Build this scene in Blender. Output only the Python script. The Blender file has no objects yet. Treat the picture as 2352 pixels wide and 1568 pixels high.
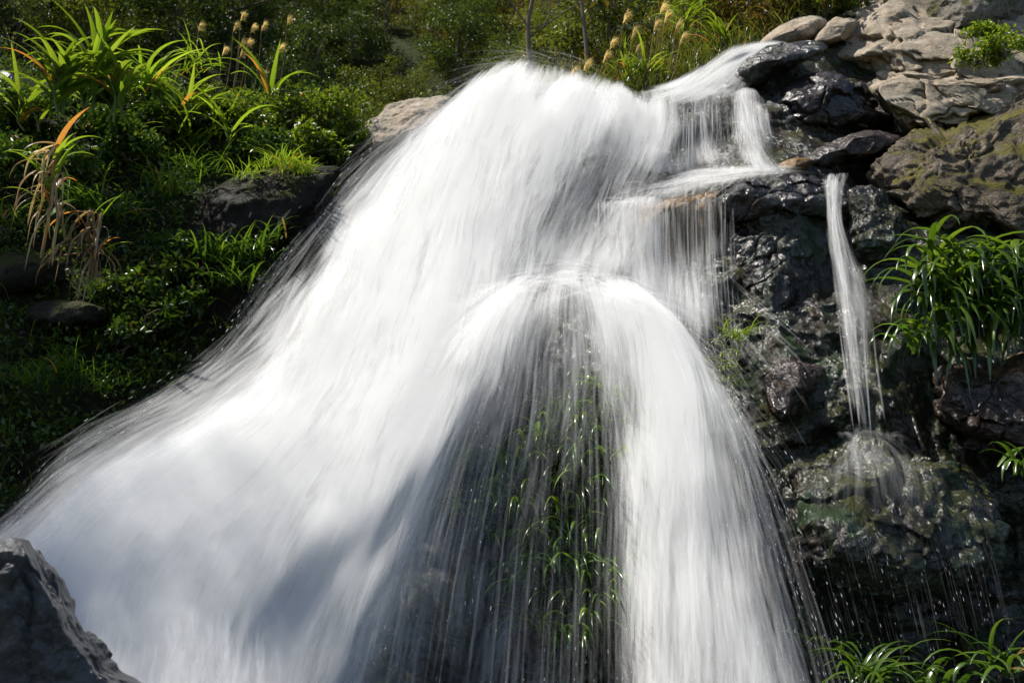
import bpy, math, random
import numpy as np
from mathutils import Vector
R = math.radians
C = bpy.context.scene.collection
scene = bpy.context.scene

# ------------------------------------------------------------------ camera, world, sun, exposure
CAM = np.array([0.0, 0.0, 1.5]); PITCH = R(8.0); FPX = 35.0 / 36.0 * 2352.0
cam = bpy.data.objects.new('camera', bpy.data.cameras.new('camera')); C.objects.link(cam)
cam.location = CAM; cam.rotation_euler = (R(90) + PITCH, 0, 0)
cam.data.lens = 35; cam.data.sensor_width = 36; cam.data.clip_end = 2000; cam.data.clip_start = 0.05
scene.camera = cam
cam.data.dof.use_dof = True; cam.data.dof.focus_distance = 6.9; cam.data.dof.aperture_fstop = 4.0
SUN_EL, SUN_AZ = R(62), R(-80)          # azimuth from +Y (the view direction), negative to the left
w = bpy.data.worlds.new('World'); scene.world = w; w.use_nodes = True
wn = w.node_tree; sky = wn.nodes.new('ShaderNodeTexSky'); sky.sky_type = 'NISHITA'; sky.sun_disc = False
sky.sun_elevation = SUN_EL; sky.sun_rotation = SUN_AZ
wn.links.new(sky.outputs[0], wn.nodes['Background'].inputs[0]); wn.nodes['Background'].inputs[1].default_value = 0.10
sl = bpy.data.lights.new('sun', 'SUN'); sl.energy = 5.0; sl.angle = R(0.5); sl.color = (1, 0.95, 0.86)
sun = bpy.data.objects.new('sun', sl); C.objects.link(sun)
sdir = Vector((math.sin(SUN_AZ) * math.cos(SUN_EL), math.cos(SUN_AZ) * math.cos(SUN_EL), math.sin(SUN_EL)))
sun.rotation_euler = sdir.to_track_quat('Z', 'Y').to_euler()
scene.view_settings.view_transform = 'Standard'; scene.view_settings.look = 'None'
scene.view_settings.exposure = 0.45; scene.view_settings.gamma = 1.0
scene.render.engine = 'CYCLES'
cy = scene.cycles
cy.max_bounces = 6; cy.diffuse_bounces = 3; cy.glossy_bounces = 2; cy.transmission_bounces = 4
cy.transparent_max_bounces = 32; cy.use_adaptive_sampling = True; cy.adaptive_threshold = .025; cy.adaptive_min_samples = 16; cy.use_denoising = True; cy.caustics_reflective = False; cy.caustics_refractive = False
cy.sample_clamp_indirect = 4

# ------------------------------------------------------------------ helpers
def at(x, y, Y):
    """photo point (in a 2352 wide frame) at Y metres in front of the camera -> world"""
    x, y, Y = np.broadcast_arrays(np.asarray(x, float), np.asarray(y, float), np.asarray(Y, float))
    dx = (x - 1176) / FPX; dz = -(y - 784) / FPX
    wy = math.cos(PITCH) - math.sin(PITCH) * dz; wz = math.sin(PITCH) + math.cos(PITCH) * dz
    t = Y / wy
    return np.stack([CAM[0] + dx * t, CAM[1] + Y, CAM[2] + wz * t], -1)

def _h(i, j, k, s):
    n = (i * 374761393 + j * 668265263 + k * 1274126177 + s * 974711) & 0xFFFFFFFF
    n = ((n ^ (n >> 13)) * 1274126177) & 0xFFFFFFFF
    n = ((n ^ (n >> 16)) * 2246822519) & 0xFFFFFFFF
    return ((n ^ (n >> 15)) & 0xFFFF) / 32767.5 - 1.0

def vnoise(p, s=0):
    p = np.asarray(p, float); f = np.floor(p).astype(np.int64); r = p - f; r = r * r * r * (r * (r * 6 - 15) + 10)
    i, j, k = f[..., 0], f[..., 1], f[..., 2]; x, y, z = r[..., 0], r[..., 1], r[..., 2]
    o = 0
    for a in (0, 1):
        for b in (0, 1):
            for c in (0, 1):
                o = o + _h(i + a, j + b, k + c, s) * (x if a else 1 - x) * (y if b else 1 - y) * (z if c else 1 - z)
    return o

def fbm(p, octv=4, s=0, gain=.5, ridged=False):
    p = np.asarray(p, float); o = 0; a = 1
    for q in range(octv):
        n = vnoise(p * (2.03 ** q) + 7.3 * q, s + q)
        o = o + a * ((1 - 2 * abs(n)) if ridged else n); a *= gain
    return o

def crom(P, n):
    """Catmull-Rom along axis 0, n samples"""
    P = np.asarray(P, float); m = len(P)
    t = np.linspace(0, m - 1, n); i = np.minimum(t.astype(int), m - 2); f = (t - i).reshape((-1,) + (1,) * (P.ndim - 1))
    g = lambda k: P[np.clip(k, 0, m - 1)]
    a, b, c, d = g(i - 1), g(i), g(i + 1), g(i + 2)
    return .5 * (2 * b + (c - a) * f + (2 * a - 5 * b + 4 * c - d) * f ** 2 + (3 * b - a - 3 * c + d) * f ** 3)

def tag(o, label=None, cat=None, group=None, kind=None):
    for k, v in (('label', label), ('category', cat), ('group', group), ('kind', kind)):
        if v: o[k] = v
    return o

def empty(name, loc):
    o = bpy.data.objects.new(name, None); C.objects.link(o); o.location = loc; o.empty_display_size = .1
    return o

def mesh_obj(name, V, F, mat, parent=None, base=None, attrs=None, uv=None, smooth=True):
    V = np.asarray(V, float)
    base = np.zeros(3) if base is None else np.asarray(base, float)
    me = bpy.data.meshes.new(name)
    F = [np.asarray(f, np.int64) for f in (F if isinstance(F, (list, tuple)) else [F]) if len(f)]
    me.vertices.add(len(V)); me.vertices.foreach_set('co', (V - base).astype(np.float32).ravel())
    nl = sum(f.size for f in F); npoly = sum(len(f) for f in F)
    me.loops.add(nl); me.polygons.add(npoly)
    li = np.concatenate([f.ravel() for f in F]).astype(np.int32)
    tot = np.concatenate([np.full(len(f), f.shape[1]) for f in F]).astype(np.int32)
    st = np.concatenate([[0], np.cumsum(tot)[:-1]]).astype(np.int32)
    me.loops.foreach_set('vertex_index', li); me.polygons.foreach_set('loop_start', st)
    me.update(calc_edges=True)
    if smooth: me.polygons.foreach_set('use_smooth', np.ones(npoly, bool))
    for k, a in (attrs or {}).items():
        at_ = me.attributes.new(k, 'FLOAT', 'POINT'); at_.data.foreach_set('value', np.asarray(a, np.float32))
    if uv is not None:
        l = me.uv_layers.new(name='flow'); l.data.foreach_set('uv', np.asarray(uv, np.float32)[li].ravel())
    me.materials.append(mat); me.validate(); me.update()
    o = bpy.data.objects.new(name, me); C.objects.link(o)
    if parent is not None: o.parent = parent
    else: o.location = base
    return o

class MB:
    """collects pieces for one mesh"""
    def __init__(s): s.V, s.F3, s.F4, s.A, s.B, s.n = [], [], [], [], [], 0
    def add(s, V, F, a=0.0, b=0.0):
        V = np.asarray(V, float).reshape(-1, 3); F = np.asarray(F, np.int64) + s.n
        s.V.append(V); (s.F3 if F.shape[1] == 3 else s.F4).append(F)
        s.A.append(np.broadcast_to(np.asarray(a, float), (len(V),))); s.B.append(np.broadcast_to(np.asarray(b, float), (len(V),)))
        s.n += len(V)
    def build(s, name, mat, parent=None, base=None):
        F = []
        if s.F3: F.append(np.concatenate(s.F3))
        if s.F4: F.append(np.concatenate(s.F4))
        return mesh_obj(name, np.concatenate(s.V), F, mat, parent, base, {'rnd': np.concatenate(s.A), 'along': np.concatenate(s.B)})

def grid_faces(nu, nv, off=0):
    i = np.arange(nu * nv).reshape(nu, nv) + off
    return np.stack([i[:-1, :-1], i[1:, :-1], i[1:, 1:], i[:-1, 1:]], -1).reshape(-1, 4)

def unit(v): return v / np.maximum(np.linalg.norm(v, axis=-1, keepdims=True), 1e-9)

def leaves(mb, P, D, N, L, W, rnd, fold=.25):
    """folded pointed leaves: base P, direction D, face normal N, length L, width W (arrays)"""
    n = len(P); D = unit(D); S = unit(np.cross(D, N)); N = unit(np.cross(S, D)); L = L[:, None]; W = W[:, None]
    a = P; b = P + D * L * .45 + S * W * .5 + N * W * fold; c = P + D * L - N * L * .12; d = P + D * L * .45 - S * W * .5 + N * W * fold
    V = np.stack([a, b, c, d], 1).reshape(-1, 3); k = np.arange(n)[:, None] * 4
    F = np.concatenate([k + np.array([[0, 1, 2]]), k + np.array([[0, 2, 3]])])
    mb.add(V, F, np.repeat(rnd, 4), np.tile([0, .5, 1, .5], n))

def blade(mb, p0, az, el, L, W, droop, rnd, nseg=9, twist=0.0, curl=0.0, fold=.25):
    """an arching grass blade with a folded midrib"""
    t = np.linspace(0, 1, nseg)
    e = el - droop * t ** 1.3; e = np.maximum(e, -1.45)
    a = az + curl * t
    d = np.stack([np.cos(a) * np.cos(e), np.sin(a) * np.cos(e), np.sin(e)], -1)
    P = np.concatenate([[p0], p0 + np.cumsum(d[:-1] * L / (nseg - 1), 0)])
    side = np.stack([-np.sin(a + twist * t), np.cos(a + twist * t), np.zeros(nseg)], -1)
    up = np.cross(side, d)
    wv = W * np.minimum(1, .45 + t * 2.2) * np.maximum(0.03, 1 - t ** 2.4) * .5
    lft = P + side * wv[:, None] + up * (wv * fold * 1.5)[:, None]; rgt = P - side * wv[:, None] + up * (wv * fold * 1.5)[:, None]
    V = np.stack([lft, P, rgt], 1).reshape(-1, 3)
    i = np.arange(nseg - 1)[:, None] * 3
    F = np.concatenate([i + np.array([[0, 1, 4, 3]]), i + np.array([[1, 2, 5, 4]])])
    mb.add(V, F, rnd, np.repeat(t, 3))
    return P

def tube(mb, pts, r, n=6, rnd=0.5):
    pts = np.asarray(pts, float); m = len(pts); r = np.broadcast_to(np.asarray(r, float), (m,))
    d = unit(np.gradient(pts, axis=0)); ref = np.array([.3, 1, .1]); s = unit(np.cross(d, ref)); u = np.cross(s, d)
    a = np.linspace(0, 2 * np.pi, n, endpoint=False)
    V = pts[:, None] + (s[:, None] * np.cos(a)[None, :, None] + u[:, None] * np.sin(a)[None, :, None]) * r[:, None, None]
    i = np.arange(m - 1)[:, None] * n; j = np.arange(n)[None]; k = (j + 1) % n
    F = np.stack([i + j, i + k, i + n + k, i + n + j], -1).reshape(-1, 4)
    mb.add(V.reshape(-1, 3), F, rnd, np.repeat(np.linspace(0, 1, m), n))

class Relief:
    """thin plate depth surface through (x, y, Y) control points of the photo frame"""
    def __init__(s, pts):
        p = np.array(pts, float); s.p = p[:, :2] / 500; n = len(p)
        K = s._k(s.p, s.p) + np.eye(n) * 1e-3; Q = np.c_[np.ones(n), s.p]
        A = np.block([[K, Q], [Q.T, np.zeros((3, 3))]])
        s.c = np.linalg.solve(A, np.r_[p[:, 2], 0, 0, 0])
    @staticmethod
    def _k(a, b):
        r2 = ((a[:, None] - b[None]) ** 2).sum(-1); return .5 * r2 * np.log(r2 + 1e-9)
    def __call__(s, x, y):
        x, y = np.broadcast_arrays(np.asarray(x, float), np.asarray(y, float)); sh = x.shape
        q = np.c_[x.ravel(), y.ravel()] / 500; o = np.zeros(len(q))
        for i in range(0, len(q), 20000):
            b = q[i:i + 20000]; o[i:i + 20000] = s._k(b, s.p) @ s.c[:-3] + np.c_[np.ones(len(b)), b] @ s.c[-3:]
        return o.reshape(sh)

# ------------------------------------------------------------------ materials
class NT:
    def __init__(s, name):
        s.m = bpy.data.materials.new(name); s.m.use_nodes = True; s.t = s.m.node_tree; s.t.nodes.clear()
        s.out = s.n('ShaderNodeOutputMaterial')
    def n(s, typ, **k):
        o = s.t.nodes.new(typ)
        for a, v in k.items(): setattr(o, a, v)
        return o
    def l(s, a, b): s.t.links.new(a, b)
    def val(s, sock, v):
        if hasattr(v, 'is_output') or isinstance(v, bpy.types.NodeSocket): s.l(v, sock)
        else: sock.default_value = v
    def math(s, op, a, b=0.0, clamp=False):
        o = s.n('ShaderNodeMath', operation=op, use_clamp=clamp); s.val(o.inputs[0], a); s.val(o.inputs[1], b); return o.outputs[0]
    def noise(s, vec, scale, detail=4, rough=.55, dist=0.0):
        o = s.n('ShaderNodeTexNoise'); s.l(vec, o.inputs['Vector']); o.inputs['Scale'].default_value = scale
        o.inputs['Detail'].default_value = detail; o.inputs['Roughness'].default_value = rough; o.inputs['Distortion'].default_value = dist
        return o.outputs['Fac']
    def ramp(s, fac, stops):
        o = s.n('ShaderNodeValToRGB'); e = o.color_ramp.elements
        while len(e) < len(stops): e.new(.5)
        for k, (p, c) in enumerate(stops): e[k].position = p; e[k].color = (c, c, c, 1) if isinstance(c, (int, float)) else (*c, 1)
        s.l(fac, o.inputs[0]); return o.outputs[0]
    def mix(s, fac, a, b, blend='MIX'):
        o = s.n('ShaderNodeMix', data_type='RGBA', blend_type=blend); s.val(o.inputs[0], fac)
        s.val(o.inputs[6], a if not isinstance(a, tuple) else (*a, 1)); s.val(o.inputs[7], b if not isinstance(b, tuple) else (*b, 1))
        return o.outputs[2]
    def attr(s, name): return s.n('ShaderNodeAttribute', attribute_name=name).outputs['Fac']
    def scaled(s, vec, sc):
        o = s.n('ShaderNodeMapping'); s.l(vec, o.inputs[0]); o.inputs['Scale'].default_value = sc; return o.outputs[0]
    def pos(s): return s.n('ShaderNodeNewGeometry').outputs['Position']
    def bump(s, h, strength, dist, normal=None):
        o = s.n('ShaderNodeBump'); o.inputs['Strength'].default_value = strength; o.inputs['Distance'].default_value = dist
        s.l(h, o.inputs['Height'])
        if normal is not None: s.l(normal, o.inputs['Normal'])
        return o.outputs[0]
    def done(s, sh): s.l(sh, s.out.inputs['Surface']); return s.m

def rock_mat(name, c1, c2, c3, rough, spec, wet=0.0, moss=0.0, moss_col=(.07, .075, .012), algae=0.0, bumpk=1.0, stretch=(1, 1, 1), ochre=0.0):
    t = NT(name); p = t.pos(); ps = t.scaled(p, stretch)
    big = t.noise(ps, 1.6, 6, .6, .6); mid = t.noise(ps, 7, 6, .62, .4); fine = t.noise(p, 45, 5, .65)
    grit = t.noise(p, 140, 3, .6)
    col = t.ramp(big, [(.3, c1), (.5, c2), (.72, c3)])
    col = t.mix(t.math('MULTIPLY', t.ramp(mid, [(.38, 1), (.62, 0)]), .55), col, tuple(k * .45 for k in c1))
    col = t.mix(t.math('MULTIPLY', t.ramp(fine, [(.45, 0), (.75, 1)]), .35), col, tuple(min(1, k * 1.5) for k in c3))
    vor = t.n('ShaderNodeTexVoronoi', feature='DISTANCE_TO_EDGE'); t.l(ps, vor.inputs['Vector']); vor.inputs['Scale'].default_value = 3.1
    wv = t.n('ShaderNodeVectorMath', operation='ADD'); t.l(ps, wv.inputs[0])
    cn = t.n('ShaderNodeTexNoise'); t.l(p, cn.inputs['Vector']); cn.inputs['Scale'].default_value = 4; t.l(cn.outputs['Color'], wv.inputs[1]); t.l(wv.outputs[0], vor.inputs['Vector'])
    crack = t.ramp(vor.outputs[0], [(0, 0), (.05, 1)])
    col = t.mix(t.math('MULTIPLY', t.math('SUBTRACT', 1, crack), .35), col, tuple(k * .3 for k in c1))
    if ochre:
        col = t.mix(t.math('MULTIPLY', t.ramp(t.noise(p, 2.3, 5, .6, 1), [(.56, 0), (.68, 1)]), ochre), col, (.32, .15, .045))
    rg = t.ramp(mid, [(.3, max(.04, rough - .08)), (.7, min(1, rough + .12))])
    if algae:
        af = t.math('MULTIPLY', t.ramp(t.noise(t.scaled(p, (2, 2, .7)), 1.7, 6, .65, 1), [(.47, 0), (.62, 1)]), algae)
        col = t.mix(af, col, (.013, .036, .008))
    h = t.math('ADD', t.math('MULTIPLY', mid, .5), t.math('MULTIPLY', fine, .28)); h = t.math('ADD', h, t.math('MULTIPLY', grit, .08))
    h = t.math('ADD', h, t.math('MULTIPLY', crack, .08))
    if moss:
        nz = t.n('ShaderNodeSeparateXYZ'); t.l(t.n('ShaderNodeNewGeometry').outputs['Normal'], nz.inputs[0])
        mf = t.math('ADD', t.noise(p, 2.2, 7, .7, .8), t.math('MULTIPLY', nz.outputs[2], .16))
        mf = t.math('MULTIPLY', t.ramp(mf, [(.62 - moss * .12, 0), (.69 - moss * .12, 1)]), 1.0)
        mcol = t.mix(t.noise(p, 30, 3), tuple(k * .45 for k in moss_col), tuple(k * 1.5 for k in moss_col))
        col = t.mix(mf, col, mcol); rg = t.mix(mf, rg, (.85, .85, .85))
        h = t.math('ADD', h, t.math('MULTIPLY', mf, t.math('ADD', .2, t.math('MULTIPLY', t.noise(p, 90, 2), .5))))
    b = t.n('ShaderNodeBsdfPrincipled'); t.l(col, b.inputs['Base Color']); t.l(rg, b.inputs['Roughness'])
    b.inputs['Specular IOR Level'].default_value = spec
    t.l(t.bump(h, 1.0, .035 * bumpk), b.inputs['Normal'])
    if wet:
        t.l(t.math('MULTIPLY', t.ramp(t.noise(p, 2.6, 3, .6, .5), [(.36, .15), (.52, 1)]), wet), b.inputs['Coat Weight']); b.inputs['Coat Roughness'].default_value = .2; b.inputs['Coat IOR'].default_value = 1.52
        wetn = t.noise(t.scaled(p, (1, 1, .6)), 12, 5, .55, .8); t.l(t.bump(wetn, 1.0, .06 * bumpk), b.inputs['Coat Normal'])
    return t.done(b.outputs[0])

M_DRY = rock_mat('pale_dry_rock', (.22, .175, .125), (.34, .28, .205), (.45, .385, .295), .85, .25, bumpk=.55, stretch=(1, 1, 2.2), ochre=.25)
M_DRYD = rock_mat('grey_rock', (.10, .088, .07), (.17, .15, .12), (.26, .23, .18), .8, .25, moss=.3, bumpk=.9)
M_WET = rock_mat('black_wet_rock', (.006, .004, .003), (.016, .010, .008), (.032, .020, .016), .6, .12, wet=1.0, algae=.45, bumpk=1.0)
M_WETF = rock_mat('smooth_wet_rock', (.006, .004, .004), (.014, .010, .009), (.028, .019, .017), .55, .15, wet=.8, bumpk=.4)
M_WETG = rock_mat('wet_rock_with_algae', (.007, .005, .003), (.017, .012, .007), (.034, .024, .013), .6, .12, wet=1.0, algae=.7, moss=.25, moss_col=(.035, .036, .005), bumpk=1.1)
M_WETB = rock_mat('brown_wet_rock', (.012, .007, .004), (.025, .014, .008), (.045, .025, .016), .55, .15, wet=1.0, bumpk=.9, ochre=.5)
M_OCHRE = rock_mat('ochre_wet_rock', (.10, .055, .02), (.24, .13, .04), (.36, .22, .09), .5, .2, wet=.4, bumpk=.8)
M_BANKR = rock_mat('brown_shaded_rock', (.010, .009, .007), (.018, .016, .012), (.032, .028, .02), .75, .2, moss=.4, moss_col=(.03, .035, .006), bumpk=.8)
M_GREYD = rock_mat('earthy_rock', (.03, .026, .02), (.055, .048, .037), (.10, .088, .068), .85, .2, moss=.5, moss_col=(.03, .035, .006))
M_MOSS = rock_mat('mossy_rock', (.05, .036, .021), (.11, .08, .05), (.21, .16, .10), .65, .3, wet=.2, moss=.45, moss_col=(.12, .105, .012), bumpk=1.3)
M_DARK = rock_mat('shaded_grey_rock', (.014, .015, .016), (.030, .032, .035), (.075, .075, .075), .42, .5, wet=.35, bumpk=.8, stretch=(1.4, 1, .7))
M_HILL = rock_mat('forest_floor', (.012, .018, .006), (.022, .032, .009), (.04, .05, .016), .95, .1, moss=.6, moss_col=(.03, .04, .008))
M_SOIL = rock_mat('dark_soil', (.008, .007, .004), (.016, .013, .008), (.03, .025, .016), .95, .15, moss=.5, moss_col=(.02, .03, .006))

def leaf_mat(name, dark, mid, light, trans=.4, gloss=.08, dry=None, tipdry=0.0, rough=.3):
    t = NT(name); r = t.attr('rnd'); al = t.attr('along')
    p = t.pos()
    col = t.ramp(r, [(0, dark), (.5, mid), (1, light)])
    col = t.mix(t.math('MULTIPLY', t.noise(p, 25, 2), .25), col, tuple(k * .5 for k in dark))
    if dry:
        f = t.ramp(t.math('ADD', r, t.math('MULTIPLY', al, tipdry)), [(.93, 0), (.99, 1)])
        col = t.mix(f, col, dry)
    oi = t.n('ShaderNodeObjectInfo'); hs = t.n('ShaderNodeHueSaturation'); t.l(col, hs.inputs['Color']); t.l(t.math('ADD', .72, t.math('MULTIPLY', oi.outputs['Random'], .6)), hs.inputs['Value']); col = hs.outputs[0]
    d = t.n('ShaderNodeBsdfDiffuse'); t.l(col, d.inputs[0])
    tr = t.n('ShaderNodeBsdfTranslucent'); t.l(t.mix(1.0, col, (1.6, 1.5, .7), 'MULTIPLY'), tr.inputs[0])
    m = t.n('ShaderNodeMixShader'); m.inputs[0].default_value = trans; t.l(d.outputs[0], m.inputs[1]); t.l(tr.outputs[0], m.inputs[2])
    g = t.n('ShaderNodeBsdfGlossy'); g.inputs['Roughness'].default_value = rough; g.inputs[0].default_value = (.9, .9, .9, 1)
    m2 = t.n('ShaderNodeMixShader'); m2.inputs[0].default_value = gloss; t.l(m.outputs[0], m2.inputs[1]); t.l(g.outputs[0], m2.inputs[2])
    return t.done(m2.outputs[0])

L_BLADE = leaf_mat('green_blades', (.035, .085, .009), (.085, .165, .016), (.15, .24, .03), .45, .07, dry=(.30, .19, .06), tipdry=.04, rough=.25)
L_VEIL = leaf_mat('wet_green_blades', (.06, .13, .012), (.12, .21, .02), (.20, .30, .04), .5, .06, rough=.25)
L_REED = leaf_mat('reed_leaves', (.09, .16, .012), (.15, .24, .02), (.24, .32, .05), .55, .04, dry=(.36, .16, .05), tipdry=.0, rough=.3)
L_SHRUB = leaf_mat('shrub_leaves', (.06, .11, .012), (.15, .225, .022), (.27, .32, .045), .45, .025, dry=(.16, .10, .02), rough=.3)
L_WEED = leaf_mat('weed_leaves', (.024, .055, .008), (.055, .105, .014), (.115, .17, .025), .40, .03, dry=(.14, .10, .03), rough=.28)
L_TREE = leaf_mat('evergreen_leaves', (.026, .05, .013), (.055, .09, .017), (.12, .155, .026), .35, .03, rough=.35)
L_TREE2 = leaf_mat('olive_leaves', (.065, .09, .014), (.125, .15, .022), (.21, .22, .035), .35, .03, rough=.4)
L_TREE3 = leaf_mat('russet_leaves', (.06, .05, .012), (.11, .085, .018), (.16, .12, .028), .35, .03, rough=.4)
L_DRY = leaf_mat('dry_leaves', (.20, .13, .06), (.38, .27, .14), (.55, .43, .27), .3, .02)
L_PLUME = leaf_mat('plume', (.50, .40, .28), (.62, .51, .38), (.75, .64, .5), .5, .01)
L_BARK = leaf_mat('bark', (.09, .07, .05), (.16, .13, .095), (.24, .20, .155), 0.0, .01)
L_GRASS = leaf_mat('hill_grass', (.05, .075, .012), (.10, .125, .02), (.17, .17, .04), .45, .04, dry=(.27, .14, .05), tipdry=.05)

def water_mat(name, col=(.90, .90, .89), strand=False):
    t = NT(name); dens = t.attr('dens')
    if strand:
        alpha = t.math('MULTIPLY', t.attr('edge'), dens, True)
    else:
        uv = t.n('ShaderNodeUVMap', uv_map='flow').outputs[0]; seed = t.attr('seed')
        sp = t.n('ShaderNodeSeparateXYZ'); t.l(uv, sp.inputs[0])
        wob = t.noise(t.scaled(uv, (1.2, .7, 1)), 1.0, 2)
        u = t.math('ADD', sp.outputs[0], t.math('MULTIPLY', wob, .22))
        cb = t.n('ShaderNodeCombineXYZ'); t.l(u, cb.inputs[0]); t.l(sp.outputs[1], cb.inputs[1]); t.l(seed, cb.inputs[2])
        def st(su, sv, det): return t.noise(t.scaled(cb.outputs[0], (su, sv, 3.7)), 1.0, det, .6)
        n = t.math('ADD', t.math('MULTIPLY', st(30, 1.7, 3), .46), t.math('MULTIPLY', st(9, .8, 3), .36))
        n = t.math('ADD', n, t.math('MULTIPLY', st(75, 3.5, 2), .15))
        n = t.math('ADD', t.math('MULTIPLY', t.math('SUBTRACT', n, .5), 2.6), .5)
        dens = t.math('MULTIPLY', dens, t.math('ADD', .35, t.math('MULTIPLY', t.noise(t.scaled(cb.outputs[0], (3.4, 1.5, 2.1)), 1.0, 3), 1.3)))
        inv = t.math('SUBTRACT', 1.06, t.math('MULTIPLY', dens, 1.22))
        mr = t.n('ShaderNodeMapRange', interpolation_type='SMOOTHSTEP'); t.l(n, mr.inputs[0])
        t.l(t.math('SUBTRACT', inv, .5), mr.inputs[1]); t.l(t.math('ADD', inv, .5), mr.inputs[2])
        alpha = t.math('MULTIPLY', t.math('MULTIPLY', mr.outputs[0], t.math('MULTIPLY', dens, 3.0, True), True), t.attr('op'))
    # foam scatters light from all round: lean the shading normal upward
    nr = t.n('ShaderNodeVectorMath', operation='ADD'); t.l(t.n('ShaderNodeNewGeometry').outputs['Normal'], nr.inputs[0]); nr.inputs[1].default_value = (0, 0, 1.3)
    nn = t.n('ShaderNodeVectorMath', operation='NORMALIZE'); t.l(nr.outputs[0], nn.inputs[0])
    d = t.n('ShaderNodeBsdfDiffuse'); d.inputs[0].default_value = (*col, 1); t.l(nn.outputs[0], d.inputs['Normal'])
    tr = t.n('ShaderNodeBsdfTranslucent'); tr.inputs[0].default_value = (*col, 1)
    m = t.n('ShaderNodeMixShader'); m.inputs[0].default_value = .35; t.l(d.outputs[0], m.inputs[1]); t.l(tr.outputs[0], m.inputs[2])
    tp = t.n('ShaderNodeBsdfTransparent'); m2 = t.n('ShaderNodeMixShader'); t.l(alpha, m2.inputs[0]); t.l(tp.outputs[0], m2.inputs[1]); t.l(m.outputs[0], m2.inputs[2])
    return t.done(m2.outputs[0])
M_WATER = water_mat('white_water'); M_STRAND = water_mat('water_strands', strand=True)

# ------------------------------------------------------------------ rocks
def icosphere(sub):
    import bmesh
    bm = bmesh.new(); bmesh.ops.create_icosphere(bm, subdivisions=sub, radius=1)
    V = np.array([v.co for v in bm.verts]); F = np.array([[v.index for v in f.verts] for f in bm.faces]); bm.free()
    return V, F
ICO6 = icosphere(7)
ICO5 = icosphere(6)

def rock(name, outline, Y, T, seed, mat, label=None, cat='rock', group=None, lean=0.0, disp=.05, facets=9, cut=(.62, .92), back=None, hi=True, square=.75, center=None, ridge=.5, freq=2.2, blocks=None):
    """closed boulder whose outline in the frame is `outline`, Y metres away, T metres deep towards the camera"""
    V, F = ICO6 if hi else ICO5
    rng = np.random.default_rng(seed); P = V.copy()
    for k in range(facets):
        n = rng.normal(size=3); n[1] = -abs(n[1]) - .25; n /= np.linalg.norm(n); d = rng.uniform(*cut)
        q = P @ n; P = P - np.maximum(q - d, 0)[:, None] * n[None] * .96
    O = np.array(outline, float); c = O.mean(0) if center is None else np.array(center, float)
    n = 400; Oc = crom(np.concatenate([O[-1:], O, O[:2]]), 40 * (len(O) + 2))[40:-40]
    ang = np.arctan2(Oc[:, 1] - c[1], Oc[:, 0] - c[0]); rad = np.hypot(Oc[:, 0] - c[0], Oc[:, 1] - c[1])
    o = np.argsort(ang); ang, rad = ang[o], rad[o]
    ang = np.concatenate([ang - 2 * np.pi, ang, ang + 2 * np.pi]); rad = np.tile(rad, 3)
    th = np.arctan2(-P[:, 2], P[:, 0]); rho = np.hypot(P[:, 0], P[:, 2])
    r = np.interp(th, ang, rad)
    rho = np.sign(rho) * np.abs(rho) ** square
    px = c[0] + rho * r * np.cos(th); py = c[1] + rho * r * np.sin(th)
    dy = P[:, 1] * np.where(P[:, 1] < 0, T, back or T)
    W = at(px, py, Y + dy + lean * (c[1] - py) / 100)
    N = unit(W - at(c[0], c[1], Y + .2))
    off = disp * (fbm(W * freq, 5, seed) * (1 - ridge) + ridge * (fbm(W * freq * 1.3, 5, seed + 20, ridged=True) - .3)) + disp * .25 * fbm(W * freq * 6, 3, seed + 50)
    if blocks:
        bs_, ba_ = blocks; M = W - W.mean(0); lo, hi_ = M.min(0) - .1, M.max(0) + .1
        ns = int(np.clip(np.prod((hi_ - lo)[[0, 2]]) / bs_ ** 2 * 2.2, 6, 120)); S = rng.uniform(lo, hi_, (ns, 3)); wq = M + .12 * bs_ * np.stack([fbm(M * 3, 3, seed + 60), fbm(M * 3, 3, seed + 61), fbm(M * 3, 3, seed + 62)], -1) * 3
        th_ = rng.uniform(.3, .7); Rm = np.array([[math.cos(th_), 0, math.sin(th_)], [0, 1, 0], [-math.sin(th_) * 1.7, 0, math.cos(th_) * 1.7]])
        dd = np.linalg.norm((wq[:, None] - S[None]) @ Rm.T, axis=2); o2 = np.argpartition(dd, 1, axis=1)[:, :2]; d2 = np.take_along_axis(dd, o2, 1); k1 = np.where(d2[:, 0] < d2[:, 1], o2[:, 0], o2[:, 1]); gap = abs(d2[:, 0] - d2[:, 1]) / bs_
        tl = rng.normal(size=(ns, 3)) * .5; of_ = rng.uniform(-.6, .6, ns)
        off = off + ba_ * (of_[k1] + ((M - S[k1]) * tl[k1]).sum(1) / bs_) - ba_ * .5 * np.exp(-(gap / .06) ** 2)
    W = W + N * off[:, None]
    base = np.array([W[:, 0].mean(), W[:, 1].mean(), W[:, 2].min()])
    ob = mesh_obj(name, W, [F], mat, None, base)
    return tag(ob, label, cat, group)

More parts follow.
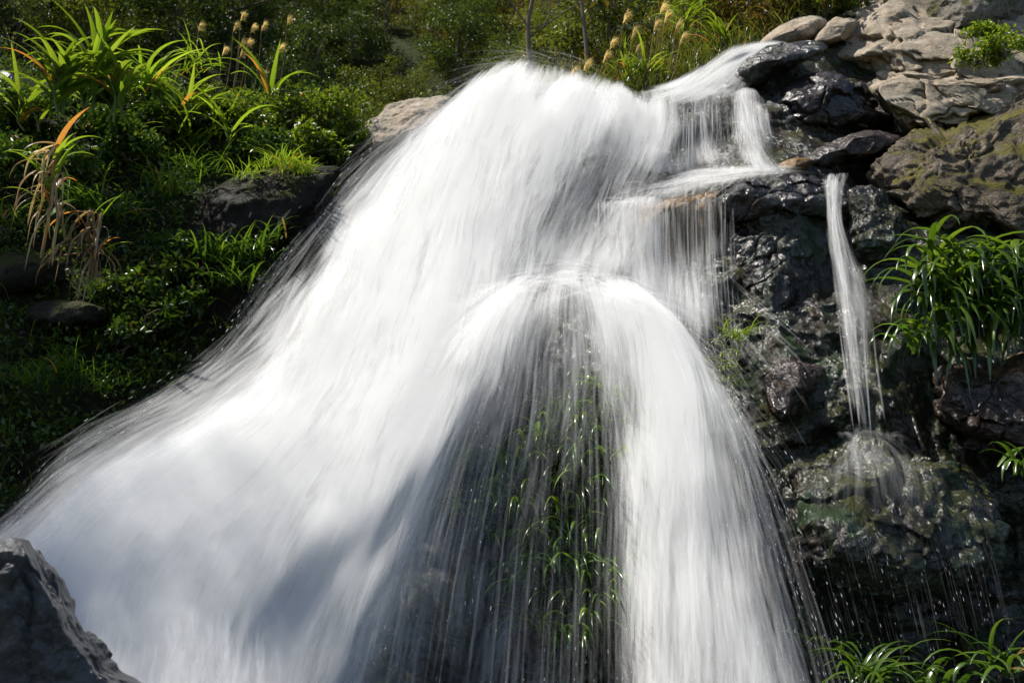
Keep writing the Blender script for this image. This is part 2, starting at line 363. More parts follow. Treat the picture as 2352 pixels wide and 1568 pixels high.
# ------------------------------------------------------------------ terrain: river bed and hill
def hill_z(x, y):
    s = np.clip((y - 16) / 12, 0, 1); s = s * s * (3 - 2 * s)
    z = -0.6 + s * 2.0 + np.maximum(y - 22, 0) * .88 * np.clip((y - 16) / 16, 0, 1)
    n = fbm(np.stack([x * .05, y * .05, 0 * x], -1), 4, 3) * 3.0 * np.clip((y - 16) / 15, 0, 1)
    return z + n + .15 * fbm(np.stack([x * .7, y * .7, 0 * x], -1), 3, 5) - np.clip(6 - y, 0, 8) * .05
gx = np.concatenate([np.linspace(-160, -30, 30), np.linspace(-29, 29, 90), np.linspace(30, 160, 30)])
gy = np.concatenate([np.linspace(-60, -5, 12), np.linspace(-4, 30, 90), np.linspace(31, 120, 80), np.linspace(125, 260, 14)])
X, Yg = np.meshgrid(gx, gy, indexing='ij')
tz = hill_z(X, np.minimum(Yg, 120))
tag(mesh_obj('terrain', np.stack([X, Yg, tz], -1).reshape(-1, 3), [grid_faces(len(gx), len(gy))], M_HILL), 'dark forested hillside and stony river bed', kind='structure')

# ------------------------------------------------------------------ cliff under the water and the left bank (relief surfaces)
CL = Relief([(700, 700, 7.9), (900, 420, 8.6), (1030, 260, 9.1), (1100, 210, 9.2), (1300, 180, 9.3), (1500, 235, 9.0), (1200, 450, 8.3), (1350, 550, 7.8), (1300, 640, 7.45),
  (1180, 700, 7.25), (1300, 760, 7.2), (1420, 700, 7.25), (1250, 1000, 6.95), (1250, 1300, 6.7), (1250, 1600, 6.4), (900, 1000, 7.1), (600, 1050, 7.1), (400, 1300, 6.5), (700, 1500, 6.1),
  (1480, 460, 7.95), (1550, 600, 7.75), (1600, 800, 7.3), (1500, 1000, 6.9), (1600, 1300, 6.6), (1600, 1600, 6.3), (1600, 230, 8.9), (1600, 300, 8.75), (1600, 385, 8.55), (1700, 420, 7.95),
  (1800, 430, 7.65), (1800, 600, 7.52), (1800, 800, 7.06), (1950, 900, 6.85), (1960, 600, 7.4), (1960, 750, 7.15), (1850, 1000, 6.75), (1850, 1150, 6.6), (2000, 1300, 6.6), (2000, 1560, 6.4), (1800, 250, 8.7), (2000, 260, 9.0),
  (2150, 250, 8.9), (2100, 420, 8.0), (2300, 350, 8.3), (2250, 560, 7.4), (2250, 700, 7.35), (2350, 900, 7.0), (2150, 900, 7.0), (2300, 1200, 6.75), (2380, 1560, 6.3), (2000, 130, 9.4), (2350, 60, 9.6)])
def relief_mesh(name, fn, x0, x1, sky, yb, nx, ny, mat, amp, seed, back=2.5, freq=2.0, ridged=True):
    sx, sy = zip(*sky)
    xs = np.linspace(x0, x1, nx); top = np.interp(xs, sx, sy)
    t = np.linspace(0, 1, ny)
    X = np.repeat(xs[:, None], ny, 1); yb = np.interp(xs, *zip(*yb)) if isinstance(yb, list) else yb
    Y = top[:, None] + (yb - top)[:, None] * t[None]
    D = fn(X, Y); P = at(X, Y, D)
    n = fbm(P * freq, 5, seed) * .6 + (fbm(P * freq * .9, 5, seed + 9, ridged=True) if ridged else 0) * .4
    n = n * np.minimum(1, t[None] * 12 + .25)
    P = at(X, Y, D - amp * n)
    bk = np.linspace(back, .3, 6)                        # the ground behind the brow
    B = [P[:, 0] + np.array([0, b, -.10 * b - .06]) for b in bk]
    P = np.concatenate([np.stack(B, 1), P], 1)
    return mesh_obj(name, P.reshape(-1, 3), [grid_faces(nx, ny + 6)], mat)
cliff = relief_mesh('cliff', CL, 380, 2600, [(380, 960), (560, 790), (700, 600), (860, 380), (1030, 240), (1120, 215), (1300, 190), (1490, 225), (1600, 215), (1760, 130), (1900, 110), (2100, 60), (2600, 0)], 1750, 480, 360, M_WETG, .2, 11)
tag(cliff, 'wet dark rock face behind the waterfall', 'cliff', kind='structure')
BK = Relief([(-200, 150, 8.6), (0, 130, 8.9), (300, 190, 9.1), (600, 200, 9.3), (850, 260, 9.3), (1000, 280, 9.3), (-100, 400, 7.7), (200, 400, 7.9), (500, 400, 8.2), (750, 420, 8.5), (0, 620, 7.2), (300, 620, 7.4), (600, 600, 7.7),
  (-100, 900, 6.6), (200, 900, 6.8), (450, 860, 7.1), (0, 1150, 6.2), (200, 1150, 6.4), (400, 1150, 6.6), (0, 1400, 5.9), (300, 1400, 6.1)])
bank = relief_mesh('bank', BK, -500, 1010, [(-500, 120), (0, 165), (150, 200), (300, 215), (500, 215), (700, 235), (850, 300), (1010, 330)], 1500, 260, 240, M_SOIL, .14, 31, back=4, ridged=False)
tag(bank, 'steep dark earth bank left of the waterfall', 'bank', kind='structure')

# ------------------------------------------------------------------ boulders
rock('boulder', [(1860, 130), (1905, 75), (1960, 20), (2050, -30), (2200, -90), (2480, -90), (2480, 330), (2330, 300), (2180, 270), (2060, 250), (1985, 210), (1920, 160)], 9.3, .9, 1, M_DRY,
     'large pale sunlit slab of dry rock above the black wet rock', lean=.32, disp=.05, facets=34, cut=(.36, .86), center=(2190, 110), square=.7, freq=1.6, ridge=.4, blocks=(.42, .13))
rock('boulder', [(1900, 190), (1960, 150), (2060, 130), (2200, 120), (2330, 150), (2450, 170), (2450, 300), (2300, 275), (2200, 315), (2130, 340), (2060, 330), (1985, 270)], 8.6, .5, 24, M_DRY,
     'lower pale rock shelf between the black wet rock and the mossy outcrop', lean=.3, disp=.05, facets=24, cut=(.36, .86), freq=1.6, ridge=.4, blocks=(.34, .10))
rock('boulder', [(1470, 490), (1520, 466), (1600, 446), (1670, 440), (1690, 480), (1680, 600), (1600, 660), (1500, 640), (1460, 560)], 7.78, .2, 25, M_OCHRE, 'ochre stained ledge rock behind the cream curtain of water', disp=.05, facets=10, hi=False)
rock('boulder', [(1785, 392), (1800, 372), (1840, 362), (1868, 368), (1850, 390), (1815, 402)], 7.85, .12, 26, M_OCHRE, 'small ochre stained stone at the right end of the foam shelf', disp=.02, facets=8, hi=False)
rock('boulder', [(1748, 98), (1775, 72), (1820, 48), (1868, 40), (1897, 52), (1890, 85), (1840, 108), (1780, 112)], 9.6, .4, 2, M_DRY, 'small smooth pale boulder at the edge of the grass, left of the other pale one', disp=.03, hi=False)
rock('boulder', [(1868, 96), (1905, 52), (1940, 41), (1966, 50), (1950, 85), (1905, 110)], 9.5, .35, 3, M_DRY, 'small pale boulder wedged against the big pale slab', disp=.03, hi=False)
rock('boulder', [(2100, 40), (2130, -20), (2220, -60), (2330, -40), (2360, 30), (2300, 75), (2200, 85), (2140, 80)], 9.6, .55, 4, M_DRYD, 'grey rough rock on top of the pale slab at the upper edge', disp=.08)
rock('boulder', [(1735, 235), (1775, 190), (1830, 160), (1880, 140), (1945, 165), (1995, 215), (2060, 255), (2130, 275), (2085, 320), (1990, 345), (1860, 350), (1775, 345), (1745, 300)], 8.5, .42, 5, M_WETF,
     'black glistening wet rock with sharp facets beside the upper cascade', disp=.04, facets=34, cut=(.3, .8), ridge=.4, blocks=(.34, .07))
rock('boulder', [(1690, 175), (1730, 125), (1800, 103), (1870, 98), (1890, 118), (1830, 150), (1770, 185), (1720, 205)], 8.9, .3, 6, M_WET, 'flat wet black rock at the head of the upper cascade', disp=.05, hi=False)
rock('boulder', [(1620, 395), (1640, 372), (1675, 365), (1705, 385), (1700, 405), (1650, 412)], 8.25, .12, 18, M_WET, 'small black wet stone in the foam under the upper cascade', disp=.03, hi=False)
rock('boulder', [(1810, 385), (1850, 350), (1930, 318), (2010, 302), (2062, 315), (2040, 345), (1960, 375), (1880, 400)], 8.1, .25, 7, M_WETB, 'low brown wet rock ridge with an ochre stain', disp=.05, facets=12)
rock('boulder', [(1950, 410), (1990, 365), (2080, 320), (2180, 265), (2290, 225), (2480, 200), (2480, 640), (2330, 600), (2180, 600), (2110, 560), (2040, 490), (1970, 450)], 7.75, .55, 8, M_MOSS,
     'big outcrop covered in olive moss at the right edge', lean=.2, disp=.09, facets=24, cut=(.4, .88), center=(2230, 410), ridge=.35, freq=3, blocks=(.34, .09))
rock('boulder', [(1640, 455), (1690, 420), (1770, 403), (1880, 402), (1950, 425), (1965, 480), (1900, 500), (1800, 505), (1700, 520), (1655, 510)], 7.75, .34, 9, M_WET, 'wet ledge rock with a glittering rounded brow', disp=.05, facets=8, blocks=(.26, .05))
rock('boulder', [(1685, 560), (1730, 515), (1810, 505), (1870, 540), (1880, 640), (1850, 740), (1770, 770), (1710, 700), (1690, 630)], 7.55, .30, 10, M_WET, 'dark wet purple rock under the glittering ledge', disp=.06, facets=14, ridge=.6, lean=.12, blocks=(.2, .06))
rock('boulder', [(1940, 440), (1990, 430), (2040, 460), (2085, 530), (2095, 590), (2040, 615), (1975, 600), (1945, 520)], 7.5, .26, 11, M_WETG, 'dark algae covered knob right of the trickle', disp=.06)
rock('boulder', [(1742, 935), (1745, 880), (1790, 832), (1850, 838), (1893, 868), (1880, 905), (1825, 950), (1770, 965)], 6.75, .34, 12, M_WETB, 'small reddish rock jutting out of the rock face', disp=.05, facets=12, cut=(.5, .8), lean=.2)
rock('boulder', [(1800, 1130), (1800, 1060), (1880, 1020), (1980, 1000), (2100, 1018), (2240, 1045), (2290, 1110), (2285, 1290), (2180, 1360), (2020, 1370), (1880, 1310), (1820, 1220)], 6.45, .55, 13, M_WETG,
     'big rounded wet boulder under the trickle, glittering and mossy', lean=.14, disp=.07, facets=6, ridge=.35, blocks=(.3, .045))
rock('boulder', [(2140, 930), (2170, 865), (2260, 832), (2420, 815), (2420, 1050), (2290, 1035), (2190, 1000)], 6.7, .34, 14, M_WETB, 'rusty brown wet rock below the big grass tuft', lean=.15, disp=.05, facets=10, blocks=(.24, .06))
rock('boulder', [(1690, 930), (1740, 860), (1850, 760), (1930, 760), (1990, 860), (2040, 960), (1990, 1010), (1850, 1030), (1740, 1040)], 7.0, .3, 19, M_WETG, 'green algae covered shelf of rock behind the trickle', disp=.08, lean=.2)
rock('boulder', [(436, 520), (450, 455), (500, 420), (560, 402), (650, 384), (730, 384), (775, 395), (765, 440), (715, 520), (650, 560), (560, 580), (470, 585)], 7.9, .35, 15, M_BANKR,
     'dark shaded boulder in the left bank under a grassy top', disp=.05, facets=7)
rock('boulder', [(815, 300), (840, 272), (900, 246), (970, 228), (1030, 226), (1030, 275), (960, 310), (880, 345), (830, 340)], 8.9, .35, 16, M_DRY, 'pale sunlit rock at the left edge of the waterfall lip', disp=.05, lean=.1)
rock('boulder', [(-120, 1262), (-30, 1246), (60, 1252), (130, 1285), (195, 1345), (250, 1410), (300, 1480), (325, 1530), (380, 1575), (460, 1650), (250, 1800), (-150, 1800), (-200, 1500)], 3.5, .5, 17, M_DARK,
     'dark grey rock with thin sunlit ridges in the near corner', disp=.05, facets=16, cut=(.5, .9), center=(20, 1560), ridge=.5, freq=2.5, blocks=(.34, .02))
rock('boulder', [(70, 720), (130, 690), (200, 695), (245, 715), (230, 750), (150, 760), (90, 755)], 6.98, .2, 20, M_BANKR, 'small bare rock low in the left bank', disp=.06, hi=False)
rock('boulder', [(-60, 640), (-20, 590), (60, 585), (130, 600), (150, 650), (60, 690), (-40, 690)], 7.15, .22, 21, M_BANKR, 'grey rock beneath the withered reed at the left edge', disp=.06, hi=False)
rock('boulder', [(-80, 250), (-40, 190), (10, 170), (45, 205), (60, 260), (0, 290)], 8.4, .3, 22, M_DARK, 'dark rock at the left edge behind the tall reeds', disp=.06, hi=False)

# ------------------------------------------------------------------ water
def flow_sheet(lines, nu, nv, layers, seed, jit=.08, width=None, ends=(.04, .1), soft=(.07, .07), dens_mul=1.0, wav=.012, clear=None, rag=.05, edge=14, op=.4):
    """lines: list of polylines of (x, y, Y, density); returns vertex arrays for `layers` veils of water"""
    L = np.stack([crom(l, nv) for l in lines]); G = crom(L, nu)          # nu, nv, 4
    if clear is not None: G[..., 2] = np.minimum(G[..., 2], CL(G[..., 0], G[..., 1]) - clear)
    rng = np.random.default_rng(seed); out = []
    for k in range(layers):
        g = G.copy()
        u01 = np.linspace(0, 1, nu)[:, None]; v01 = np.linspace(0, 1, nv)[None]
        wv0 = fbm(np.stack([u01 * 3 + 0 * v01, v01 * 2.5 + 0 * u01, 0 * u01 + 0 * v01 + seed], -1), 2, seed + 70)
        wv = fbm(np.stack([u01 * 6 + 0 * v01, v01 * 2.0 + 0 * u01, 0 * u01 + 0 * v01 + k * 5 + seed], -1), 3, seed + k)
        g[..., 2] += -k * jit / layers + wv * jit * .07 + wv0 * wav
        g[..., 0] += rng.uniform(-8, 8) + (u01 - .5) * 2 * edge * rng.uniform(-.6, 1.0) * np.clip(v01 * 3, 0, 1)
        g[..., 1] += rng.uniform(-1, 1) * edge * .3
        P = at(g[..., 0], g[..., 1], g[..., 2])
        seg = np.linalg.norm(np.diff(P, axis=1), axis=-1); v = np.concatenate([np.zeros((nu, 1)), np.cumsum(seg, 1)], 1)
        wid = width or np.linalg.norm(np.diff(P, axis=0), axis=-1).sum(0).mean()
        uv = np.stack([u01 * wid + v * rng.uniform(-.16, .16) + k * 3.7 + seed, v + rng.uniform(0, 9)], -1)
        d = np.clip(g[..., 3], 0, 1.2) * dens_mul
        sm = lambda q: np.clip(q, 0, 1) ** 2 * (3 - 2 * np.clip(q, 0, 1))
        e1 = soft[0] * .5 * (fbm(np.stack([v01 * 5, v01 * 0 + k, v01 * 0 + seed], -1), 3, seed + 5) + .4); e2 = soft[1] * .5 * (fbm(np.stack([v01 * 5, v01 * 0 + k + 3, v01 * 0 + seed], -1), 3, seed + 6) + .4)
        d = d * sm((u01 - e1) / soft[0]) * sm((1 - u01 - e2) / soft[1])
        r1 = rag * (fbm(np.stack([u01 * 9, u01 * 0 + k, u01 * 0 + seed], -1), 3, seed + 3) + .6); r2 = rag * 1.5 * (fbm(np.stack([u01 * 9, u01 * 0 + k + 7, u01 * 0 + seed], -1), 3, seed + 4) + .6)
        d = d * sm((v01 - np.maximum(r1, 0)) / ends[0]) * sm((1 - v01 - np.maximum(r2, 0)) / ends[1])
        out.append((P, uv, d, np.full((nu, nv), seed * 1.3 + k * 2.1), np.full((nu, nv), op)))
    return out
def water(name, sheets, label, mat=M_WATER):
    V, F, U, D, S, Q, n = [], [], [], [], [], [], 0
    for P, uv, d, s, q in sheets:
        nu, nv = d.shape; V.append(P.reshape(-1, 3)); F.append(grid_faces(nu, nv, n)); U.append(uv.reshape(-1, 2)); D.append(d.ravel()); S.append(s.ravel()); Q.append(q.ravel()); n += nu * nv
    o = mesh_obj(name, np.concatenate(V), [np.concatenate(F)], mat, None, None, {'dens': np.concatenate(D), 'seed': np.concatenate(S), 'op': np.concatenate(Q)}, np.concatenate(U))
    return tag(o, label, 'waterfall', kind='structure')

A = [
 [(1095, 185, 8.8, .15), (990, 240, 8.5, .35), (860, 350, 8.1, .4), (750, 480, 7.7, .38), (648, 610, 7.3, .38), (548, 752, 6.9, .38), (430, 872, 6.5, .42), (185, 1025, 5.9, .45), (20, 1195, 5.4, .4), (-150, 1330, 5.0, .4)],
 [(1120, 160, 8.9, .3), (1050, 230, 8.5, .75), (930, 360, 8.0, .8), (815, 520, 7.6, .75), (725, 670, 7.1, .75), (630, 810, 6.7, .8), (480, 935, 6.3, .9), (240, 1090, 5.8, .95), (70, 1260, 5.3, .95), (-80, 1400, 4.9, .9)],
 [(1170, 130, 8.9, .4), (1110, 200, 8.5, .95), (1010, 370, 7.95, 1), (910, 560, 7.5, 1), (830, 720, 7.0, 1), (730, 880, 6.6, 1), (560, 1030, 6.1, 1), (350, 1190, 5.7, 1), (180, 1370, 5.2, 1), (60, 1550, 4.8, 1)],
 [(1240, 130, 8.9, .5), (1195, 205, 8.5, 1), (1110, 375, 7.95, 1), (1030, 560, 7.45, 1), (960, 740, 6.95, 1), (860, 920, 6.5, 1), (720, 1100, 6.1, 1), (570, 1290, 5.6, 1), (430, 1480, 5.2, 1), (330, 1650, 4.9, 1)],
 [(1330, 155, 8.8, .5), (1290, 235, 8.4, 1), (1210, 400, 7.9, .8), (1135, 580, 7.45, .8), (1070, 760, 6.95, .95), (980, 950, 6.5, .95), (880, 1130, 6.1, .9), (770, 1320, 5.8, .9), (680, 1500, 5.5, .85), (620, 1650, 5.2, .65)],
 [(1410, 180, 8.7, .5), (1370, 265, 8.35, .95), (1295, 430, 7.9, .5), (1220, 600, 7.45, .5), (1150, 770, 7.0, .7), (1070, 950, 6.6, .6), (990, 1130, 6.3, .62), (920, 1310, 6.0, .52), (860, 1480, 5.8, .45), (820, 1650, 5.6, .42)],
 [(1450, 195, 8.7, .2), (1420, 290, 8.3, .6), (1350, 450, 7.95, .25), (1280, 610, 7.5, .25), (1200, 780, 7.1, .5), (1130, 950, 6.8, .25), (1060, 1130, 6.5, .12), (1010, 1310, 6.3, .06), (970, 1480, 6.1, .06), (950, 1650, 5.9, .06)]]
B = [
 [(1330, 150, 8.8, .3), (1290, 230, 8.45, .6), (1230, 380, 8.0, .35), (1180, 520, 7.6, .35), (1150, 640, 7.3, .6), (1130, 700, 7.1, .1)],
 [(1410, 175, 8.75, .6), (1380, 250, 8.4, .9), (1320, 390, 8.0, .42), (1270, 520, 7.6, .38), (1240, 630, 7.3, .8), (1230, 690, 7.1, .1)],
 [(1480, 200, 8.65, .6), (1460, 280, 8.35, .9), (1410, 410, 7.95, .42), (1360, 530, 7.6, .4), (1330, 630, 7.3, .9), (1320, 680, 7.1, .1)],
 [(1530, 205, 8.65, .6), (1520, 300, 8.35, .7), (1480, 420, 7.9, .4), (1440, 540, 7.6, .35), (1410, 630, 7.3, .9), (1410, 690, 7.15, .1)],
 [(1585, 212, 8.6, .5), (1580, 320, 8.28, .5), (1550, 430, 7.88, .2), (1510, 540, 7.6, .05), (1480, 640, 7.3, .1), (1480, 700, 7.2, .0)]]
Cc = [
 [(1215, 628, 7.2, .1), (1090, 660, 7.0, .1), (950, 730, 6.7, .1), (800, 830, 6.4, .1), (640, 960, 6.0, .1), (480, 1120, 5.6, .1)],
 [(1220, 628, 7.2, .6), (1110, 690, 6.95, .35), (980, 800, 6.6, .25), (850, 950, 6.2, .3), (700, 1150, 5.8, .35), (560, 1400, 5.4, .3)],
 [(1228, 626, 7.2, .8), (1135, 700, 6.95, .85), (1040, 850, 6.55, .6), (950, 1050, 6.2, .4), (860, 1300, 5.9, .38), (790, 1600, 5.6, .38)],
 [(1240, 625, 7.2, .9), (1170, 710, 6.9, .75), (1120, 880, 6.6, .42), (1060, 1080, 6.3, .28), (1000, 1330, 6.0, .25), (950, 1620, 5.8, .2)],
 [(1265, 622, 7.2, .95), (1230, 720, 6.9, .5), (1205, 920, 6.6, .28), (1175, 1130, 6.4, .2), (1145, 1370, 6.2, .2), (1120, 1620, 6.0, .22)],
 [(1300, 622, 7.2, .95), (1300, 720, 6.9, .4), (1300, 920, 6.65, .25), (1290, 1130, 6.45, .17), (1280, 1370, 6.3, .17), (1270, 1620, 6.1, .22)],
 [(1335, 624, 7.2, .95), (1360, 720, 6.9, .55), (1385, 920, 6.65, .27), (1395, 1130, 6.45, .18), (1400, 1370, 6.3, .18), (1400, 1620, 6.1, .15)],
 [(1365, 626, 7.2, .9), (1420, 720, 6.9, .9), (1460, 920, 6.6, .6), (1470, 1130, 6.35, .6), (1480, 1370, 6.15, .55), (1490, 1620, 5.95, .5)],
 [(1395, 630, 7.2, .9), (1475, 720, 6.9, 1), (1540, 920, 6.55, .95), (1565, 1130, 6.3, .75), (1590, 1370, 6.05, .6), (1610, 1620, 5.85, .6)],
 [(1425, 635, 7.2, .8), (1525, 730, 6.9, .95), (1610, 930, 6.5, .85), (1650, 1140, 6.25, .7), (1690, 1370, 6.0, .62), (1730, 1620, 5.8, .6)],
 [(1445, 642, 7.2, .5), (1565, 755, 6.9, .7), (1675, 960, 6.5, .6), (1740, 1160, 6.2, .5), (1800, 1390, 6.0, .42), (1860, 1640, 5.8, .4)],
 [(1455, 650, 7.2, .3), (1590, 790, 6.85, .3), (1730, 1000, 6.5, .25), (1820, 1200, 6.2, .2), (1900, 1410, 6.0, .17), (1975, 1650, 5.8, .15)]]
D_ = [[(x, 452 + {1420: 9, 1480: -7, 1540: 5, 1590: 12, 1640: -4}.get(x, 0) + (1650 - x) * .03 - (12 if x > 1600 else 0), 7.85, .5), (x - 3, 475, 7.68, .6 if x < 1500 else .24), (x, 600, 7.55, .62 if x < 1500 else .3), (x + 8, 720, 7.4, .7 if x < 1600 else .3), (x + 18, 840, 7.2, .5 if x < 1600 else .15)] for x in (1375, 1420, 1480, 1540, 1590, 1640, 1690)]
E = [[(x + 10 + dx, 196 + dy, 8.9, .6), (x + 2, 226 + dy, 8.62, d), (x + (x - 1600) * .05, 285, 8.5, d), (x + (x - 1600) * .13, 345, 8.42, d), (x + (x - 1600) * .24, 412 - abs(x - 1600) * .08, 8.3, min(1, d + .3))] for x, d, dx, dy in
     ((1440, .7, 0, 0), (1475, .8, 0, 4), (1510, .75, 0, 6), (1545, .4, 0, 4), (1580, .28, 0, 2), (1615, .4, 0, 4), (1650, .22, 0, 6), (1680, .1, 0, 4), (1702, .5, 0, 2), (1722, .5, -6, 2), (1742, .46, -14, 10), (1760, .2, -24, 22))]
F_ = [
 [(1830, 92, 9.4, .2), (1770, 90, 9.25, .5), (1700, 100, 9.1, .6), (1620, 138, 9.0, .6), (1545, 184, 8.85, .5), (1450, 200, 8.7, .3)],
 [(1825, 98, 9.3, .4), (1765, 102, 9.15, .85), (1695, 122, 9.0, .9), (1618, 165, 8.9, .9), (1548, 200, 8.75, .9), (1460, 218, 8.6, .8)],
 [(1815, 106, 9.2, .4), (1762, 118, 9.05, .8), (1700, 148, 8.95, .8), (1640, 186, 8.8, .85), (1575, 214, 8.65, .85), (1490, 236, 8.55, .6)],
 [(1810, 112, 9.2, .3), (1768, 132, 9.0, .6), (1718, 165, 8.9, .55), (1670, 200, 8.75, .6), (1620, 226, 8.62, .7), (1560, 250, 8.5, .3)],
 [(1805, 118, 9.2, .1), (1775, 146, 9.0, .2), (1742, 180, 8.85, .25), (1710, 208, 8.7, .4), (1680, 232, 8.62, .5), (1640, 256, 8.5, .2)]]
Gs = [
 [(1850, 378, 8.2, .2), (1790, 372, 8.3, .4), (1700, 375, 8.3, .6), (1600, 385, 8.3, .7), (1500, 410, 8.2, .6), (1400, 430, 8.0, .4)],
 [(1880, 390, 8.0, .3), (1800, 385, 8.1, .7), (1700, 390, 8.15, .9), (1600, 405, 8.1, .95), (1500, 430, 8.0, .9), (1390, 450, 7.85, .7)],
 [(1900, 400, 7.85, .2), (1810, 400, 7.95, .5), (1710, 408, 7.95, .7), (1610, 430, 7.9, .8), (1510, 452, 7.85, .8), (1380, 470, 7.75, .6)],
 [(1905, 404, 7.8, .1), (1820, 404, 7.85, .15), (1720, 416, 7.85, .2), (1620, 448, 7.8, .4), (1520, 466, 7.75, .6), (1380, 490, 7.7, .3)]]
for L_ in (A, Cc):
    for l_ in L_: l_.append(tuple(b_ + .6 * (b_ - a_) for a_, b_ in zip(l_[-2][:3], l_[-1][:3])) + (l_[-1][3],))
main = flow_sheet(A, 100, 120, 6, 1, op=.45, jit=.4, ends=(.06, .02), soft=(.2, .2), edge=58, dens_mul=.82) + flow_sheet(B, 60, 60, 3, 7, jit=.2, ends=(.08, .3), soft=(.2, .25), edge=20) + flow_sheet(Cc, 120, 90, 4, 13, op=.46, jit=.32, soft=(.22, .2), ends=(.10, .02), edge=44)
water('waterfall_water', main, 'broad white main waterfall fanning out over the hidden rock')
water('curtain_water', flow_sheet(D_, 60, 50, 4, 23, jit=.15, edge=14, ends=(.16, .3), clear=.22, soft=(.3, .2)), 'cream coloured curtain of water falling from the ochre ledge')
water('cascade_water', flow_sheet(E, 80, 50, 4, 31, jit=.15, edge=12, clear=.2, ends=(.1, .12), soft=(.2, .16)) + flow_sheet(F_, 40, 50, 4, 37, jit=.15, edge=12, clear=.1, soft=(.2, .25), ends=(.15, .12), dens_mul=.75), 'small upper cascade beside the black wet rock')
water('shelf_water', flow_sheet(Gs, 40, 60, 4, 41, jit=.12, edge=12, clear=.2, soft=(.3, .3), ends=(.2, .25), dens_mul=.55), 'foam running along the rock shelf under the upper cascade')
H = [
 [(1885, 396, 7.55, .3), (1890, 440, 7.3, .35), (1902, 500, 7.16, .2), (1908, 580, 7.0, .2), (1918, 680, 6.85, .2), (1938, 830, 6.65, .15), (1962, 1000, 6.42, .3)],
 [(1905, 396, 7.55, .8), (1903, 440, 7.28, 1), (1908, 500, 7.14, 1), (1916, 580, 6.98, 1), (1930, 680, 6.82, .85), (1952, 830, 6.6, .55), (1975, 1000, 6.4, .75)],
 [(1922, 396, 7.55, .7), (1916, 440, 7.28, .8), (1917, 500, 7.14, .8), (1934, 580, 6.98, .75), (1955, 680, 6.82, .8), (1970, 830, 6.6, .6), (1990, 1000, 6.4, .75)],
 [(1938, 396, 7.55, .5), (1930, 440, 7.3, .4), (1928, 500, 7.16, .2), (1950, 580, 7.0, .3), (1985, 680, 6.84, .55), (1995, 830, 6.62, .35), (2008, 1000, 6.42, .3)],
 [(1950, 396, 7.55, .2), (1942, 440, 7.3, .1), (1938, 500, 7.16, .05), (1962, 580, 7.0, .1), (2005, 680, 6.86, .2), (2030, 830, 6.65, .2), (2060, 940, 6.5, .1)]]
Hf = [
 [(1960, 980, 6.40, .0), (1930, 1002, 6.15, .15), (1880, 1045, 5.93, .35), (1850, 1120, 5.83, .25), (1835, 1230, 5.78, .1), (1830, 1320, 5.78, 0)],
 [(1972, 976, 6.40, .05), (1960, 1000, 6.12, .26), (1945, 1045, 5.88, .4), (1935, 1120, 5.78, .28), (1930, 1230, 5.72, .15), (1930, 1330, 5.74, 0)],
 [(1990, 976, 6.40, .05), (1996, 1000, 6.12, .26), (2010, 1045, 5.88, .35), (2020, 1120, 5.78, .28), (2030, 1230, 5.72, .15), (2035, 1330, 5.74, 0)],
 [(2004, 978, 6.40, .0), (2040, 1004, 6.14, .22), (2090, 1045, 5.9, .33), (2120, 1120, 5.8, .3), (2130, 1230, 5.75, .15), (2135, 1330, 5.76, 0)],
 [(2016, 982, 6.40, .5), (2090, 1010, 6.18, .45), (2180, 1050, 5.95, .3), (2230, 1130, 5.83, .25), (2240, 1230, 5.8, .1), (2245, 1320, 5.8, 0)]]
water('trickle_water', flow_sheet(H, 30, 80, 3, 51, jit=.08, edge=7, dens_mul=.62, soft=(.25, .3), ends=(.03, .05), width=.3) + flow_sheet(Hf, 40, 40, 2, 57, dens_mul=.8, soft=(.25, .3), ends=(.12, .4), jit=.06), 'thin trickle falling over the dark rock and splashing on the boulder')

# strands, wisps and drops: thin tapered ribbons along the flow
def strands(lines, n, seed, w=(.004, .012), ln=(.15, .5), a=(.15, .5), spread=.0, toward=.2, u=(0, 1), v=(0, .98), lift=0.0, dash=False):
    L = np.stack([crom(l, 60) for l in lines]); G = crom(L, 80)[..., :3]
    rng = np.random.default_rng(seed); V, F, E_, D_2, n0 = [], [], [], [], 0
    m = 4 if dash else 9
    for k in range(n):
        uu = rng.uniform(*u); v0 = rng.uniform(v[0], v[1]); l = rng.uniform(*ln); v1 = min(v0 + l, 1.0)
        i = min(int(uu * 79), 78); f = uu * 79 - i
        tv = np.linspace(v0, v1, m) * 59; j = np.minimum(tv.astype(int), 58); g = (tv - j)[:, None]
        row = G[i] * (1 - f) + G[i + 1] * f; p = row[j] * (1 - g) + row[j + 1] * g
        p = p + np.array([rng.normal() * spread, rng.normal() * spread * .6 - lift * rng.random(), -rng.random() * toward])
        W = at(p[:, 0], p[:, 1], p[:, 2]); d = unit(np.gradient(W, axis=0))
        s = unit(np.cross(d, np.array([0, -.8, .6]))); ww = rng.uniform(*w) * np.sin(np.linspace(.1, np.pi - .1, m)) ** .5
        V.append(np.stack([W - s * ww[:, None], W, W + s * ww[:, None]], 1).reshape(-1, 3))
        q = np.arange(m - 1)[:, None] * 3 + n0
        F.append(np.concatenate([q + np.array([[0, 1, 4, 3]]), q + np.array([[1, 2, 5, 4]])])); n0 += 3 * m
        E_.append(np.tile([0, 1, 0], m) if not dash else np.tile([.5, 1, .5], m)); D_2.append(np.repeat(rng.uniform(*a) * np.sin(np.linspace(0, np.pi, m)) ** (.7 if not dash else .3), 3))
    return np.concatenate(V), np.concatenate(F), np.concatenate(E_), np.concatenate(D_2)
